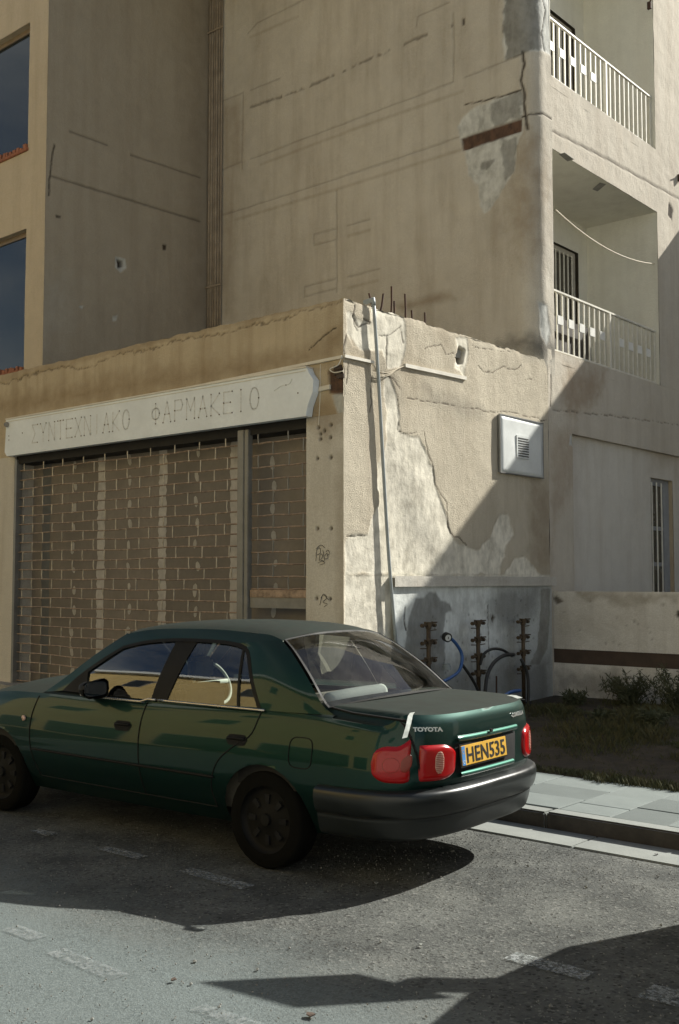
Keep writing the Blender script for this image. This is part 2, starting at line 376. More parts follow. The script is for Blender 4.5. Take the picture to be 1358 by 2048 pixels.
# ------------------------------------------------------------------ relief walls
ATTRS = ('patch', 'stain', 'crack', 'brick', 'soot')
def wall(name, path, a, z, mat, parent, feats=(), holes=(), rough=.004, topn=0., seed=1, **k):
    """a: coordinates along the plan path, z: heights; path(a) -> x, y, nx, ny"""
    A, Z = np.meshgrid(a, z); x, y, nx, ny = path(A)
    at = {q: np.zeros(A.shape) for q in ATTRS}; off = (fbm(A, Z, 2.2, seed) - .5) * 2 * rough
    for i, f in enumerate(feats):
        ty, sh, pts = f[0], f[1], f[2]; o = f[3] if len(f) > 3 else {}
        amt = o.get('amt', 1.)
        if sh == 'poly': m = polymask(A, Z, pts, o.get('soft', .012), o.get('wob', .03), o.get('ws', 8.), seed + i)
        else: m = linemask(A, Z, pts, o.get('w', .011), o.get('wob', .015), o.get('ws', 14.), seed + i)
        if ty == 'unpatch': at['patch'] *= 1 - m; continue
        if 'brk' in o: m = m * np.clip((fbm(A, Z, 5, seed + 90 + i) - o['brk']) * 12, 0, 1)
        at[ty] = np.maximum(at[ty], m * amt)
        off -= m * o.get('d', {'patch': .008, 'stain': 0, 'crack': .012, 'brick': .02, 'soot': 0}[ty])
    if topn:
        e = (fbm(A, A * 0, 6, seed + 5) - .45) * topn; w = np.clip((Z - (z[-1] - .12)) / .12, 0, 1); Z = Z + e * w
        off -= w ** 3 * .02 * fbm(A, Z, 9, seed + 8)
    V = np.stack([x + nx * off, y + ny * off, Z], -1).reshape(-1, 3)
    na, nz = len(a), len(z); I = np.arange(na * nz).reshape(nz, na)
    Q = np.stack([I[:-1, :-1], I[:-1, 1:], I[1:, 1:], I[1:, :-1]], -1)
    ca = (a[:-1] + a[1:]) / 2; cz = (z[:-1] + z[1:]) / 2; CA, CZ = np.meshgrid(ca, cz); keep = np.ones(CA.shape, bool)
    for (h0, h1, g0, g1) in holes: keep &= ~((CA > h0) & (CA < h1) & (CZ > g0) & (CZ < g1))
    Q = Q[keep]
    me = bpy.data.meshes.new(name); me.vertices.add(len(V)); me.vertices.foreach_set('co', V.ravel())
    me.loops.add(len(Q) * 4); me.loops.foreach_set('vertex_index', Q.ravel())
    me.polygons.add(len(Q)); me.polygons.foreach_set('loop_start', np.arange(len(Q)) * 4); me.polygons.foreach_set('loop_total', np.full(len(Q), 4))
    me.update(calc_edges=True)
    for q in ATTRS:
        t = me.attributes.new(q, 'FLOAT', 'POINT'); t.data.foreach_set('value', at[q].ravel().astype(np.float32))
    return link(name, me, mat, parent, True, **k)
def coords(a0, a1, res, extra=()):
    c = np.arange(a0, a1, res); c = np.concatenate([c, [a1], list(extra)]); c = np.unique(np.round(c, 4))
    keep = [c[0]]
    ex = set(np.round(list(extra) + [a1], 4))
    for v in c[1:]:
        if v - keep[-1] < res * .3 and v not in ex: continue
        if v - keep[-1] < res * .3 and keep[-1] not in ex and len(keep) > 1: keep[-1] = v
        else: keep.append(v)
    return np.array(keep)
def pathX(x):  # faces +X, a = Y
    return lambda A: (np.full(A.shape, x), A, np.ones(A.shape), np.zeros(A.shape))
def pathY(y):  # faces -Y, a = X
    return lambda A: (A, np.full(A.shape, y), np.zeros(A.shape), -np.ones(A.shape))
def fx(pts, x=0.): return [(onX(*p, x).y, onX(*p, x).z) for p in pts]
def fy(pts, y=0.): return [(onY(*p, y).x, onY(*p, y).z) for p in pts]
def z4(*p): return [(600 + a / 2.612, 560 + b / 2.612) for a, b in p]
def z8(*p): return [(400 + a / 1.886, b / 1.886) for a, b in p]
def z7(*p): return [(a / 1.94, b / 1.94) for a, b in p]

# ================================================================== GROUND
ZT = 4.56          # top of the shop parapet
GR = .12           # pavement level
def ground():
    a = MB(); a.quad((-120, -120, -.12), (120, -120, -.12), (120, 120, -.12), (-120, 120, -.12)); a.build('ground', M['dryearth'], kind='structure')
    xs = np.concatenate([np.linspace(-60, -6, 12), np.arange(-5.8, 8, .1), np.linspace(8.2, 60, 12)]); ys = np.concatenate([np.arange(-15, -1.70, .1), [-1.70]])
    rows = [[(x, y, .012 * float(fbm(np.array(x), np.array(y), .35, 4)) - .006) for x in xs] for y in ys]
    MB().grid(rows).build('road', M['asphalt'], smooth=True, fix=False, kind='structure')
ground()
def dash(px0, px1, w=.05, op=1):
    p = onZ(*px0); q = onZ(*px1); y = (p.y + q.y) / 2
    m = MB(); n = 10; P = [[(p.x + (q.x - p.x) * i / n, y + (q.y - p.y) * (i / n - .5) + s * w, .009) for s in (-1, 1)] for i in range(n + 1)]
    return m.grid(P)
pm = empty('road_marking', (0, 0, 0), label='worn white dashed parking line painted on the asphalt in front of the green car', cat='road marking')
for p0, p1, w in [((68, 1662), (105, 1672), .045), ((205, 1698), (285, 1718), .05), ((370, 1742), (497, 1778), .055), ((1020, 1914), (1178, 1956), .06), ((1290, 1985), (1400, 2010), .09)]:
    dash(p0, p1, w).build('dash', M['paint'], pm)
pl = empty('road_marking', (0, 0, 0), label='faint scuffed old white line on the sunlit asphalt at the lower left of the photo', cat='road marking')
for p0, p1, w in [((110, 1905), (240, 1958), .05), ((395, 2018), (520, 2060), .04), ((20, 1858), (80, 1880), .05)]:
    dash(p0, p1, w).build('dash', M['paint_faint'], pl)

# kerb, gutter, pavement, verge
kb = empty('kerb', (0, 0, 0), kind='structure'); gt = empty('gutter', (0, 0, 0), kind='structure')
kx = -14.; ks = []
while kx < 12:
    L = 1.0
    if kx + L > -2:
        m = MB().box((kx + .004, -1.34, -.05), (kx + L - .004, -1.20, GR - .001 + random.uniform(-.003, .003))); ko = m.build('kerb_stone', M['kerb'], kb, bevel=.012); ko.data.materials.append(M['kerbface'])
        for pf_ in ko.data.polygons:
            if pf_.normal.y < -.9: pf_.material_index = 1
        m = MB().box((kx + .404, -1.70, -.06), (kx + L + .396, -1.346, .012 + random.uniform(-.002, .003))); m.build('gutter_stone', M['kerb'], gt, bevel=.006)
    kx += L
MB().box((-14, -1.34, -.05), (-2.1, -1.20, GR)).build('kerb_run', M['kerb'], kb)
pv = empty('pavement', (0, 0, 0), kind='structure')
MB().box((-14, -1.196, -.05), (12, 0.0, GR - .03)).build('bedding', M['concrete'], pv)
MB().box((-14, -1.19, GR - .02), (.0, -.003, GR)).build('paving_run', M['pave_a'], pv)
pmesh = {}
random.seed(11)
px = 0.02
while px < 7:
    w = random.choice([.4, .4, .6]); py = -1.195
    while py < -.02:
        h = min(random.choice([.3, .4, .4]), -.004 - py)
        if -.004 - (py + h) < .12: h = -.004 - py
        key = (w, round(h, 3))
        if key not in pmesh:
            b = MB().box((.003, .003, -.03), (w - .003, h - .003, 0)); me = b.mesh('paver'); bm = bmesh.new(); bm.from_mesh(me)
            bmesh.ops.bevel(bm, geom=list(bm.edges), offset=.004, segments=1, affect='EDGES'); bm.to_mesh(me); bm.free(); me.materials.append(M['pave_a']); pmesh[key] = me
        me = pmesh[key]
        o = bpy.data.objects.new('paver', me); COL.objects.link(o); o.parent = pv
        o.location = (px, py, GR + random.uniform(-.003, .003)); o.rotation_euler = (random.uniform(-.003, .003), random.uniform(-.003, .003), 0)
        if random.random() < .36: o.material_slots[0].link = 'OBJECT'; o.material_slots[0].material = M['pave_b']
        py += h
    px += w
xs = np.arange(0.0, 12.1, .12); ys = np.arange(0, 14.1, .12)
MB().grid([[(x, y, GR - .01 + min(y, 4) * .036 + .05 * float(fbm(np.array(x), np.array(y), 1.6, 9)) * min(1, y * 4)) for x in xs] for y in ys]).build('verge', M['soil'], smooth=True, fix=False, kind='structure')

def blades(name, n, region, hgt, mat, **k):
    vs = []; fs = []
    for i in range(n):
        x, y, zz, hs = region(); h = random.uniform(*hgt) * hs; a = random.uniform(0, 6.28); w = random.uniform(.003, .006); l = random.uniform(.1, .7) * h
        dx, dy = math.cos(a), math.sin(a); b = len(vs)
        vs += [(x - dy * w, y + dx * w, zz), (x + dy * w, y - dx * w, zz), (x + dx * l * .4, y + dy * l * .4, zz + h * .65), (x + dx * l, y + dy * l, zz + h)]
        fs += [(b, b + 1, b + 2), (b + 2, b + 1, b + 3)] if False else [(b, b + 1, b + 2), (b, b + 2, b + 3)]
    me = bpy.data.meshes.new(name); me.from_pydata(vs, [], fs); return link(name, me, mat, None, **k)
def vz(x, y): return GR - .02 + min(y, 4) * .036
def reg_verge():
    x = random.uniform(0.1, 6.5); y = random.uniform(.0, 4.0); c = float(fbm(np.array(x), np.array(y), 1.8, 31))
    return x, y, vz(x, y), .25 + 2.6 * max(0, c - .38)
blades('weeds', 60000, reg_verge, (.03, .13), M['grass'], label='dark dry grass and weeds growing over the shaded verge', cat='grass', kind='stuff')
def reg_edge():
    x = random.uniform(1.5, 6.0); c = float(fbm(np.array(x), np.array(0.), 2.2, 77)); y = .03 - max(0, c - .42) * .55 * random.random() + random.uniform(0, .12)
    return x, y, GR - .01, .6 + c
blades('grass_fringe', 5000, reg_edge, (.02, .07), M['grass'], label='ragged grass fringe spilling over the back edge of the pavement', cat='grass', kind='stuff')
def shrub(px_, py_, h, n, label):
    p = onZ(px_, py_, .25); r = empty('shrub', (p.x, p.y, vz(p.x, p.y)), label=label, cat='shrub')
    st = MB(); lf = []; ff = []
    for i in range(int(n * 1.5)):
        a = random.uniform(0, 6.28); l = random.uniform(.15, .42) * h / .5; tip = Vector((math.cos(a) * l, math.sin(a) * l, random.uniform(.5, 1) * h))
        pts = [Vector((0, 0, 0)), tip * .5 + Vector((0, 0, h * .12)), tip]; st.tube(pts, [.006, .004, .002], 4)
        for k in range(26):
            t = random.uniform(.25, 1); q = pts[0].lerp(pts[2], t) + Vector((0, 0, h * .2 * t * (1 - t))); d = Vector((random.gauss(0, 1), random.gauss(0, 1), random.gauss(.4, 1))).normalized()
            s = d.orthogonal().normalized(); L = random.uniform(.05, .10); b = len(lf)
            lf += [tuple(q), tuple(q + d * L * .5 + s * .006), tuple(q + d * L), tuple(q + d * L * .5 - s * .006)]; ff.append((b, b + 1, b + 2, b + 3))
    st.build('stem', M['shrub'], r); me = bpy.data.meshes.new('foliage'); me.from_pydata(lf, [], ff); link('foliage', me, M['shrub'], r)
shrub(1150, 1412, .20, 16, 'small low weed clump at the foot of the low wall nearest the manifolds')
shrub(1205, 1440, .16, 14, 'small ragged weed growing alone in the middle of the dark verge')
shrub(1310, 1450, .22, 18, 'low bushy weed on the verge in front of the pair of spiky shrubs')
shrub(1262, 1416, .42, 34, 'dark spiky shrub at the foot of the low wall, left one of the pair')
shrub(1350, 1425, .52, 40, 'dark spiky shrub at the right edge of the photo below the barred window')
# gravel
def gravel():
    m = MB()
    for i in range(2000):
        if random.random() < .6: p = onZ(random.gauss(1000, 170), random.gauss(1715, 45))
        else: p = onZ(random.uniform(-40, 1400), random.uniform(1650, 2080))
        if p.y > -1.75 or p.y < -7 or p.x > 6: continue
        r = random.uniform(.0025, .006) * (2.0 if random.random() < .02 else 1)
        vs = [(p.x + r * random.uniform(.7, 1.3) * a, p.y + r * random.uniform(.7, 1.3) * b, .010 + r * c * random.uniform(.6, 1)) for a, b, c in ((1, 0, 0), (0, 1, 0), (-1, 0, 0), (0, -1, 0), (0, 0, 1), (0, 0, -1))]
        m.add(vs, [(0, 1, 4), (1, 2, 4), (2, 3, 4), (3, 0, 4), (1, 0, 5), (2, 1, 5), (3, 2, 5), (0, 3, 5)])
    m.build('gravel', M['stone'], label='loose gravel chips scattered over the asphalt behind the car', cat='gravel', kind='stuff')
gravel()

# ================================================================== BUILDING
B = empty('corner_building', (0, 0, 0), label='weathered beige stucco corner building with a shuttered shop and iron railed balconies', cat='building')
# --- shop side face (X = 0)
side = [
 ('patch', 'poly', fx([(692, 622), (742, 650), (745, 600), (800, 622), (812, 645), (812, 700), (800, 735), (775, 735), (765, 700), (720, 700), (705, 690), (695, 668)])),
 ('patch', 'poly', fx([(800, 865), (835, 870), (848, 900), (868, 940), (870, 965), (893, 1030), (905, 1075), (940, 1095), (962, 1100), (985, 1060), (1000, 1030), (1015, 1030), (1025, 1070), (1003, 1120), (1000, 1150), (690, 1150), (690, 1080), (700, 1072), (735, 1072), (742, 1045), (760, 1000), (755, 930), (775, 880), (772, 800), (765, 745), (785, 760), (797, 820)]), {'wob': .055, 'ws': 6.}),
 ('patch', 'poly', fx([(1008, 1150), (1030, 1115), (1050, 1112), (1065, 1130), (1085, 1152)])),
 ('patch', 'poly', fx([(690, 1150), (690, 1350), (1100, 1350), (1100, 1150)]), {'wob': .01}),
 ('patch', 'poly', fx(z4((815, 300), (872, 300), (888, 380), (862, 460), (862, 525), (835, 470), (803, 452), (820, 380)))),
 ('unpatch', 'poly', fx([(700, 672), (722, 700), (760, 725), (740, 760), (700, 740)])),
 ('crack', 'poly', fx(z4((833, 350), (866, 368), (852, 435), (826, 442), (812, 405))), {'d': .09, 'wob': .01}),
 ('soot', 'poly', fx(z4((650, 560), (700, 600), (870, 650), (950, 690), (860, 700), (700, 640))), {'soft': .12, 'amt': .45}),
 ('soot', 'poly', fx([(725, 700), (790, 740), (800, 800), (770, 800), (745, 740)]), {'soft': .1, 'amt': .30}),
 ('soot', 'poly', fx([(775, 900), (820, 960), (860, 1060), (900, 1110), (860, 1120), (800, 1040)]), {'soft': .15, 'amt': .35, 'wob': .1}),
 ('soot', 'poly', fx([(1040, 690), (1100, 690), (1100, 720), (1050, 712)]), {'soft': .1, 'amt': .6}),
 ('stain', 'poly', fx([(1055, 960), (1110, 960), (1110, 1150), (1070, 1150), (1060, 1060)]), {'soft': .15, 'amt': .7, 'wob': .1}),
 ('stain', 'poly', fx([(775, 870), (800, 900), (790, 1010), (765, 1120), (755, 1040)]), {'soft': .12, 'amt': .45, 'wob': .12}),
 ('stain', 'poly', fx([(820, 1000), (880, 1060), (900, 1130), (820, 1135)]), {'soft': .15, 'amt': .4, 'wob': .15}),
 ('stain', 'poly', fx([(850, 640), (905, 660), (900, 700), (860, 690)]), {'soft': .1, 'amt': .35, 'wob': .1}),
 ('stain', 'poly', fx([(690, 640), (745, 660), (745, 760), (690, 740)]), {'soft': .1, 'amt': .4}),
 ('stain', 'poly', fx([(770, 690), (850, 700), (860, 790), (800, 800)]), {'soft': .15, 'amt': .4}),
]
for pts, w in [(((645, 790), (655, 850), (670, 910), (695, 960), (705, 1060), (735, 1120), (765, 1160), (770, 1250), (785, 1320), (805, 1345), (830, 1340), (870, 1385)), .010),
               (((290, 130), (280, 190), (310, 240), (370, 225)), .014), (((280, 190), (285, 235), (300, 260)), .010), (((330, 200), (370, 220)), .016),
               (((930, 440), (960, 485), (1010, 480), (1060, 455), (1120, 470), (1155, 445)), .008), (((650, 360), (735, 335), (760, 385), (805, 385)), .007),
               (((560, 620), (690, 635), (770, 650), (870, 665), (1000, 690), (1100, 692), (1290, 735)), .006), (((510, 600), (515, 780), (545, 805), (610, 800)), .006),
               (((380, 470), (480, 510), (520, 560)), .010), (((378, 500), (368, 690)), .010), (((455, 290), (455, 460)), .013), (((245, 280), (225, 350), (235, 395)), .016),
               (((530, 270), (540, 330)), .012), (((250, 430), (250, 510), (240, 540)), .012), (((400, 290), (470, 285), (530, 240)), .006), (((245, 1340), (350, 1335)), .006), (((905, 345), (1000, 365), (1100, 380)), .004), (((1180, 525), (1210, 515)), .006)]:
    side.append(('crack', 'line', fx(z4(*pts)), {'w': w * .8, 'wob': .022, 'ws': 9., 'd': .006, 'amt': .85}))
wall('side_wall', pathX(0), coords(0, 4.06, .0125), coords(0, ZT, .0125), M['stucco_side'], B, side, rough=.008, topn=.04, seed=3)
# --- front beam over the shop (Y = 0)
beam = [('stain', 'poly', fy([(0, 745), (250, 690), (500, 630), (680, 594), (680, 604), (500, 645), (250, 705), (0, 765)]), {'soft': .03, 'amt': .5, 'wob': .05}),
        ('crack', 'line', fy([(0, 770), (80, 745), (130, 733), (170, 738), (230, 708), (300, 700), (330, 690), (400, 672), (450, 668), (520, 648), (560, 640), (590, 628), (680, 605)]), {'w': .009, 'wob': .05, 'amt': .6}),
        ('stain', 'poly', fy([(0, 830), (200, 800), (430, 755), (560, 740), (690, 700), (690, 640), (640, 690), (500, 720), (200, 760), (0, 800)]), {'soft': .12, 'amt': .8, 'wob': .1}),
        ('brick', 'poly', fy([(655, 742), (688, 735), (688, 790), (660, 785)]), {'wob': .02}),
        ('patch', 'poly', fy([(664, 790), (688, 772), (688, 826), (675, 826)]), {'wob': .01}),
        ('crack', 'line', fy([(618, 700), (650, 670), (672, 655)]), {'w': .008}), ('stain', 'poly', fy([(612, 800), (690, 800), (690, 860), (612, 860)]), {'soft': .1, 'amt': .8, 'wob': .08})]
XL = -8.5
wall('front_beam', pathY(0), coords(XL, 0, .02), coords(3.40, ZT, .015), M['stucco_beam'], B, beam, rough=.008, topn=.035, seed=5)
# pillar of the shop front
XP = onY(612, 1000).x; XDL = onY(475, 1000).x; XDR = onY(496, 1000).x; XJ = onY(26, 1100).x
pil = [('stain', 'poly', fy([(605, 825), (692, 820), (692, 850), (650, 880), (605, 840)]), {'soft': .08, 'amt': .8, 'wob': .08}), ('stain', 'poly', fy([(672, 900), (692, 900), (692, 1300), (676, 1300)]), {'soft': .06, 'amt': .5, 'wob': .05})]
for hx, hy in [(636, 855), (661, 850), (640, 878), (660, 875), (634, 917), (661, 915), (634, 1057), (661, 1057), (632, 1197), (659, 1198), (648, 862), (640, 868)]:
    c = onY(hx, hy); pil.append(('crack', 'poly', [(c.x + .017 * math.cos(q), c.z + .017 * math.sin(q)) for q in np.linspace(0, 5.2, 7)], {'wob': .004, 'd': .03}))
wall('pillar', pathY(.004), coords(XP, 0, .012), coords(0, 3.40, .0125), M['plaster'], B, pil, rough=.003, seed=8)
MB().box((XP, .03, 0), (XP + .012, .4, 3.40)).build('pillar_return', M['plaster'], B)
wall('left_pillar', pathY(.0), coords(XL, XJ, .03), coords(0, 3.40, .03), M['plaster'], B, [], rough=.004, seed=9)
MB().box((XJ - .012, .006, 0), (XJ, .4, 3.40)).build('pillar_return', M['plaster'], B)
# scrawls on the pillar
def scr(pts): MB().tube(curve_pts([onY(x, y, -.0) + Vector((0, -.003, 0)) for x, y in pts], 4), .0025, 4).build('graffiti', M['ink'], B)
scr([(632, 1122), (634, 1100), (640, 1096), (641, 1106), (634, 1110)]); scr([(639, 1122), (641, 1108), (646, 1112), (642, 1120), (648, 1122)]); scr([(646, 1100), (650, 1122)]); scr([(650, 1112), (654, 1106), (656, 1116), (650, 1118)]); scr([(652, 1104), (656, 1100), (659, 1106), (655, 1112)])
scr([(632, 1098), (642, 1090), (650, 1096)]); scr([(636, 1126), (644, 1122), (650, 1126), (640, 1130)]); scr([(642, 1196), (648, 1188), (654, 1196), (646, 1204), (655, 1208), (648, 1214)]); scr([(640, 1210), (646, 1190), (658, 1200)])
# roof slab, parapet top
MB().box((XL, .06, 4.30), (-.06, 3.78, 4.44)).build('roof_slab', M['concrete'], B)
def capgrid(pts0, d):  # rough parapet top, a strip of real thickness
    m = MB(); n = 90; rows = []
    for i in range(n + 1):
        p = Vector(pts0[0]).lerp(Vector(pts0[1]), i / n); r = []
        for j in range(5):
            q = p + Vector(d) * (j / 4); r.append((q.x, q.y, ZT - .01 + .035 * (random.random() - .35) * (1 if 0 < j < 4 else .4) - (.09 if j in (4,) else 0)))
        rows.append(r)
    return m.grid(rows)
capgrid((( XL, .012, 0)), (0, .2, 0)) if False else None
capgrid([(XL, .006, 0), (-.005, .006, 0)], (0, .2, 0)).build('parapet_top', M['concrete'], B, fix=False)
capgrid([(-.006, .01, 0), (-.006, 4.0, 0)], (-.2, 0, 0)).build('parapet_top', M['concrete'], B, fix=False)
# rebars
for b, t in [((385, 133), (360, 68)), ((415, 142), (435, 72)), ((475, 155), (478, 33)), ((490, 160), (492, 110)), ((550, 183), (548, 72)), ((583, 195), (583, 158)), ((650, 213), (652, 170))]:
    p = onX(600 + b[0] / 2.612, 560 + b[1] / 2.612, -.08); q = onX(600 + t[0] / 2.612, 560 + t[1] / 2.612, -.08); p.z -= .1
    mid = p.lerp(q, .5) + Vector((0, .008, 0)); MB().tube([p, mid, q], .011, 6).build('rebar', M['rebar'], B)
# plinth of the side wall
PZ = 1.78
pf = [('patch', 'poly', fx([(690, 1145), (1000, 1145), (1000, 1400), (690, 1400)], .04), {'amt': .8, 'wob': .1, 'soft': .2}),
      ('soot', 'poly', fx([(822, 1225), (832, 1196), (846, 1198), (860, 1184), (874, 1182), (882, 1200), (900, 1204), (905, 1222), (892, 1228), (888, 1255), (892, 1310), (890, 1400), (800, 1400), (812, 1280)], .04), {'amt': .62}),
      ('stain', 'poly', fx([(1082, 1180), (1100, 1178), (1098, 1260), (1094, 1300), (1078, 1330), (1060, 1330), (1076, 1290)], .04), {'amt': 1.}),
      ('soot', 'poly', fx([(980, 1180), (1078, 1175), (1070, 1230), (1020, 1260), (985, 1240)], .04), {'amt': .5, 'soft': .1, 'wob': .12}),
      ('soot', 'poly', fx([(880, 1330), (1100, 1310), (1100, 1420), (880, 1420)], .04), {'amt': .6, 'soft': .15, 'wob': .1}),
      ('crack', 'line', fx([(978, 1210), (979, 1310)], .04), {'w': .008}), ('crack', 'poly', fx([(986, 1228), (991, 1236), (988, 1246), (984, 1240)], .04), {}), ('crack', 'line', fx([(812, 1215), (810, 1240), (814, 1262)], .04), {'w': .01})]
for i in range(60):
    c = (random.uniform(840, 1080), random.uniform(1200, 1370)); q0 = onX(*c, .04); r = random.uniform(.004, .014)
    pf.append(('crack', 'poly', [(q0.y + r * math.cos(q), q0.z + r * math.sin(q)) for q in (0, 1.3, 2.6, 3.9, 5.2)], {'wob': .004, 'amt': .7}))
YPL = onX(788, 1146, .04).y; YPE = onX(1103, 1172, .04).y
wall('plinth', pathX(.04), coords(YPL, YPE, .0125), coords(0, PZ - .11, .0125), M['plinth'], B, pf, rough=.006, seed=14)
MB().box((.0, YPE - .02, 0), (.04, YPE, PZ - .11)).build('plinth_end', M['plinth'], B)
lm = [('soot', 'poly', fx([(950, 1150), (1100, 1155), (1100, 1172), (950, 1165)], .06), {'amt': .25, 'soft': .1})]
YE = onX(1113, 1160, .07).y
wall('ledge', pathX(.07), coords(YPL - .02, YE, .02), coords(PZ - .11, PZ, .012), M['plaster'], B, lm, rough=.006, seed=15)
MB().quad((0, YPL - .02, PZ), (.068, YPL - .02, PZ), (.068, YE, PZ), (0, YE, PZ)).box((0, YE - .01, PZ - .11), (.068, YE, PZ - .001)).build('ledge_top', M['plinth'], B, fix=False)

# --- upper mass: front wall, rounded corner column, strip before the balconies
RR = .25; YF = 3.8; XC = -6.18; YB = 4.25; ARC = RR * math.pi / 2
def pathU(A):
    x = np.where(A < -RR, A, 0.); y = np.where(A < -RR, YF, 0.)
    th = np.clip((A + RR) / RR, 0, math.pi / 2); on = A >= -RR
    cx = -RR + RR * np.sin(th); cy = YF + RR - RR * np.cos(th); ext = np.maximum(0, A + RR - ARC)
    x = np.where(on, cx, A); y = np.where(on, cy + ext, YF)
    return x, y, np.where(on, np.sin(th), 0.), np.where(on, -np.cos(th), -1.)
def fu(pts):
    out = []
    for p in pts:
        q = onY(*p, YF)
        if q.x < -RR: out.append((q.x, q.z)); continue
        q2 = onX(*p, 0.)
        if q2.y > YF + RR: out.append((-RR + ARC + q2.y - YF - RR, q2.z)); continue
        d = ray(*p); ox, oy = CAM.x + RR, CAM.y - (YF + RR)
        a = d.x ** 2 + d.y ** 2; b = 2 * (ox * d.x + oy * d.y); c = ox * ox + oy * oy - RR * RR; D = max(0, b * b - 4 * a * c)
        k = (-b - math.sqrt(D)) / (2 * a); P = CAM + d * k; th = math.atan2(P.x + RR, -(P.y - YF - RR)); out.append((-RR + RR * max(0, min(math.pi / 2, th)), P.z))
    return out
up = [('patch', 'poly', fu(z8((985, 450), (1020, 410), (1110, 375), (1210, 340), (1220, 400), (1215, 500), (1195, 560), (1185, 650), (1150, 700), (1095, 790), (1075, 805), (1055, 770), (1050, 700), (1010, 660), (1000, 570), (980, 520), (972, 480)))),
      ('soot', 'poly', fu(z8((1095, 385), (1212, 345), (1215, 440), (1170, 450), (1140, 470), (1110, 470))), {'amt': .45, 'wob': .07}),
      ('soot', 'poly', fu(z8((1130, 530), (1200, 510), (1190, 640), (1150, 690), (1145, 600))), {'amt': .5, 'wob': .06}),
      ('soot', 'poly', fu(z8((1060, 610), (1110, 600), (1110, 610), (1080, 640), (1060, 635))), {'amt': .55}),
      ('brick', 'poly', fu(z8((983, 522), (1215, 448), (1212, 495), (993, 568))), {'wob': .012}),
      ('patch', 'poly', fu(z8((1145, -20), (1145, 225), (1215, 200), (1290, 190), (1340, 220), (1348, -20)))),
      ('soot', 'poly', fu(z8((1150, -20), (1150, 220), (1215, 200), (1285, 190), (1280, -20))), {'amt': .6, 'wob': .08}),
      ('patch', 'poly', fu(z8((1278, 1135), (1308, 1150), (1325, 1250), (1310, 1310), (1285, 1260)))),
      ('soot', 'poly', fu(z8((1130, 1290), (1350, 1290), (1350, 1360), (1250, 1340))), {'amt': .7, 'soft': .1, 'wob': .1}),
      ('stain', 'poly', fu(z8((1170, 680), (1300, 560), (1330, 700), (1290, 900), (1240, 1020), (1190, 900), (1170, 820))), {'amt': .75, 'soft': .25, 'wob': .2}),
      ('stain', 'poly', fu(z8((1215, 500), (1290, 510), (1250, 700), (1200, 800), (1200, 560))), {'amt': .7, 'soft': .12, 'wob': .1}),
      ('stain', 'poly', fu(z8((740, 1150), (940, 1095), (960, 1125), (760, 1175))), {'amt': .8, 'soft': .05}),
      ('stain', 'poly', fu(z8((60, 380), (160, 380), (160, 640), (60, 640))), {'amt': .5, 'soft': .12}),
      ('stain', 'poly', fu(z8((60, 640), (130, 640), (130, 1200), (60, 1200))), {'amt': .4, 'soft': .12}),
      ('crack', 'poly', fu(z8((990, 70), (998, 70), (998, 95), (990, 95))), {'wob': .004})]
for pts, w in [(((1215, 195), (1222, 240), (1210, 300), (1222, 350), (1225, 420), (1237, 485)), .020), (((1215, 440), (1300, 432), (1358, 470)), .013),
               (((1000, 395), (1100, 372), (1212, 340)), .012), (((1290, -10), (1305, 40), (1290, 130), (1300, 190)), .014)]:
    up.append(('crack', 'line', fu(z8(*pts)), {'w': w}))
for pts in [((60, 820), (400, 712), (700, 612), (975, 518)), ((60, 650), (160, 610)), ((190, 600), (560, 460), (955, 308)), ((1000, 292), (1215, 203)), ((75, 385), (160, 350)), ((180, 125), (215, 85), (390, 0), (520, -50)),
            ((190, 340), (300, 295)), ((815, 100), (818, 62), (940, 8)), ((955, 50), (955, 305)), ((162, 350), (158, 640)), ((515, 720), (515, 1100)), ((428, 920), (428, 885), (515, 862)), ((428, 925), (510, 905)), ((395, 1120), (395, 1082), (515, 1050)),
            ((555, 852), (640, 826)), ((555, 1045), (675, 1015)), ((400, 1118), (510, 1090)), ((20, 100), (80, 72))]:
    up.append(('crack', 'line', fu(z8(*pts)), {'w': .016, 'wob': .010, 'ws': 4., 'amt': .30, 'd': .009}))
for pts in [((190, 405), (400, 330), (600, 240), (850, 130), (950, 95))]:
    up.append(('crack', 'line', fu(z8(*pts)), {'w': .026, 'wob': .02, 'amt': .55, 'brk': .42}))
for pts in [((230, 620), (600, 480), (990, 345)), ((130, 830), (560, 700), (985, 565)), ((560, 890), (640, 868)), ((560, 1085), (670, 1058)), ((190, 140), (370, 62))]:
    up.append(('stain', 'line', fu(z8(*pts)), {'w': .03, 'wob': .006, 'amt': .45}))
ub = 2 * 0
wall('upper_wall', pathU, coords(XC, -RR + ARC + (YB - YF - RR), .02), coords(4.40, 12.5, .02), M['stucco_upper'], B, up, rough=.010, seed=21)
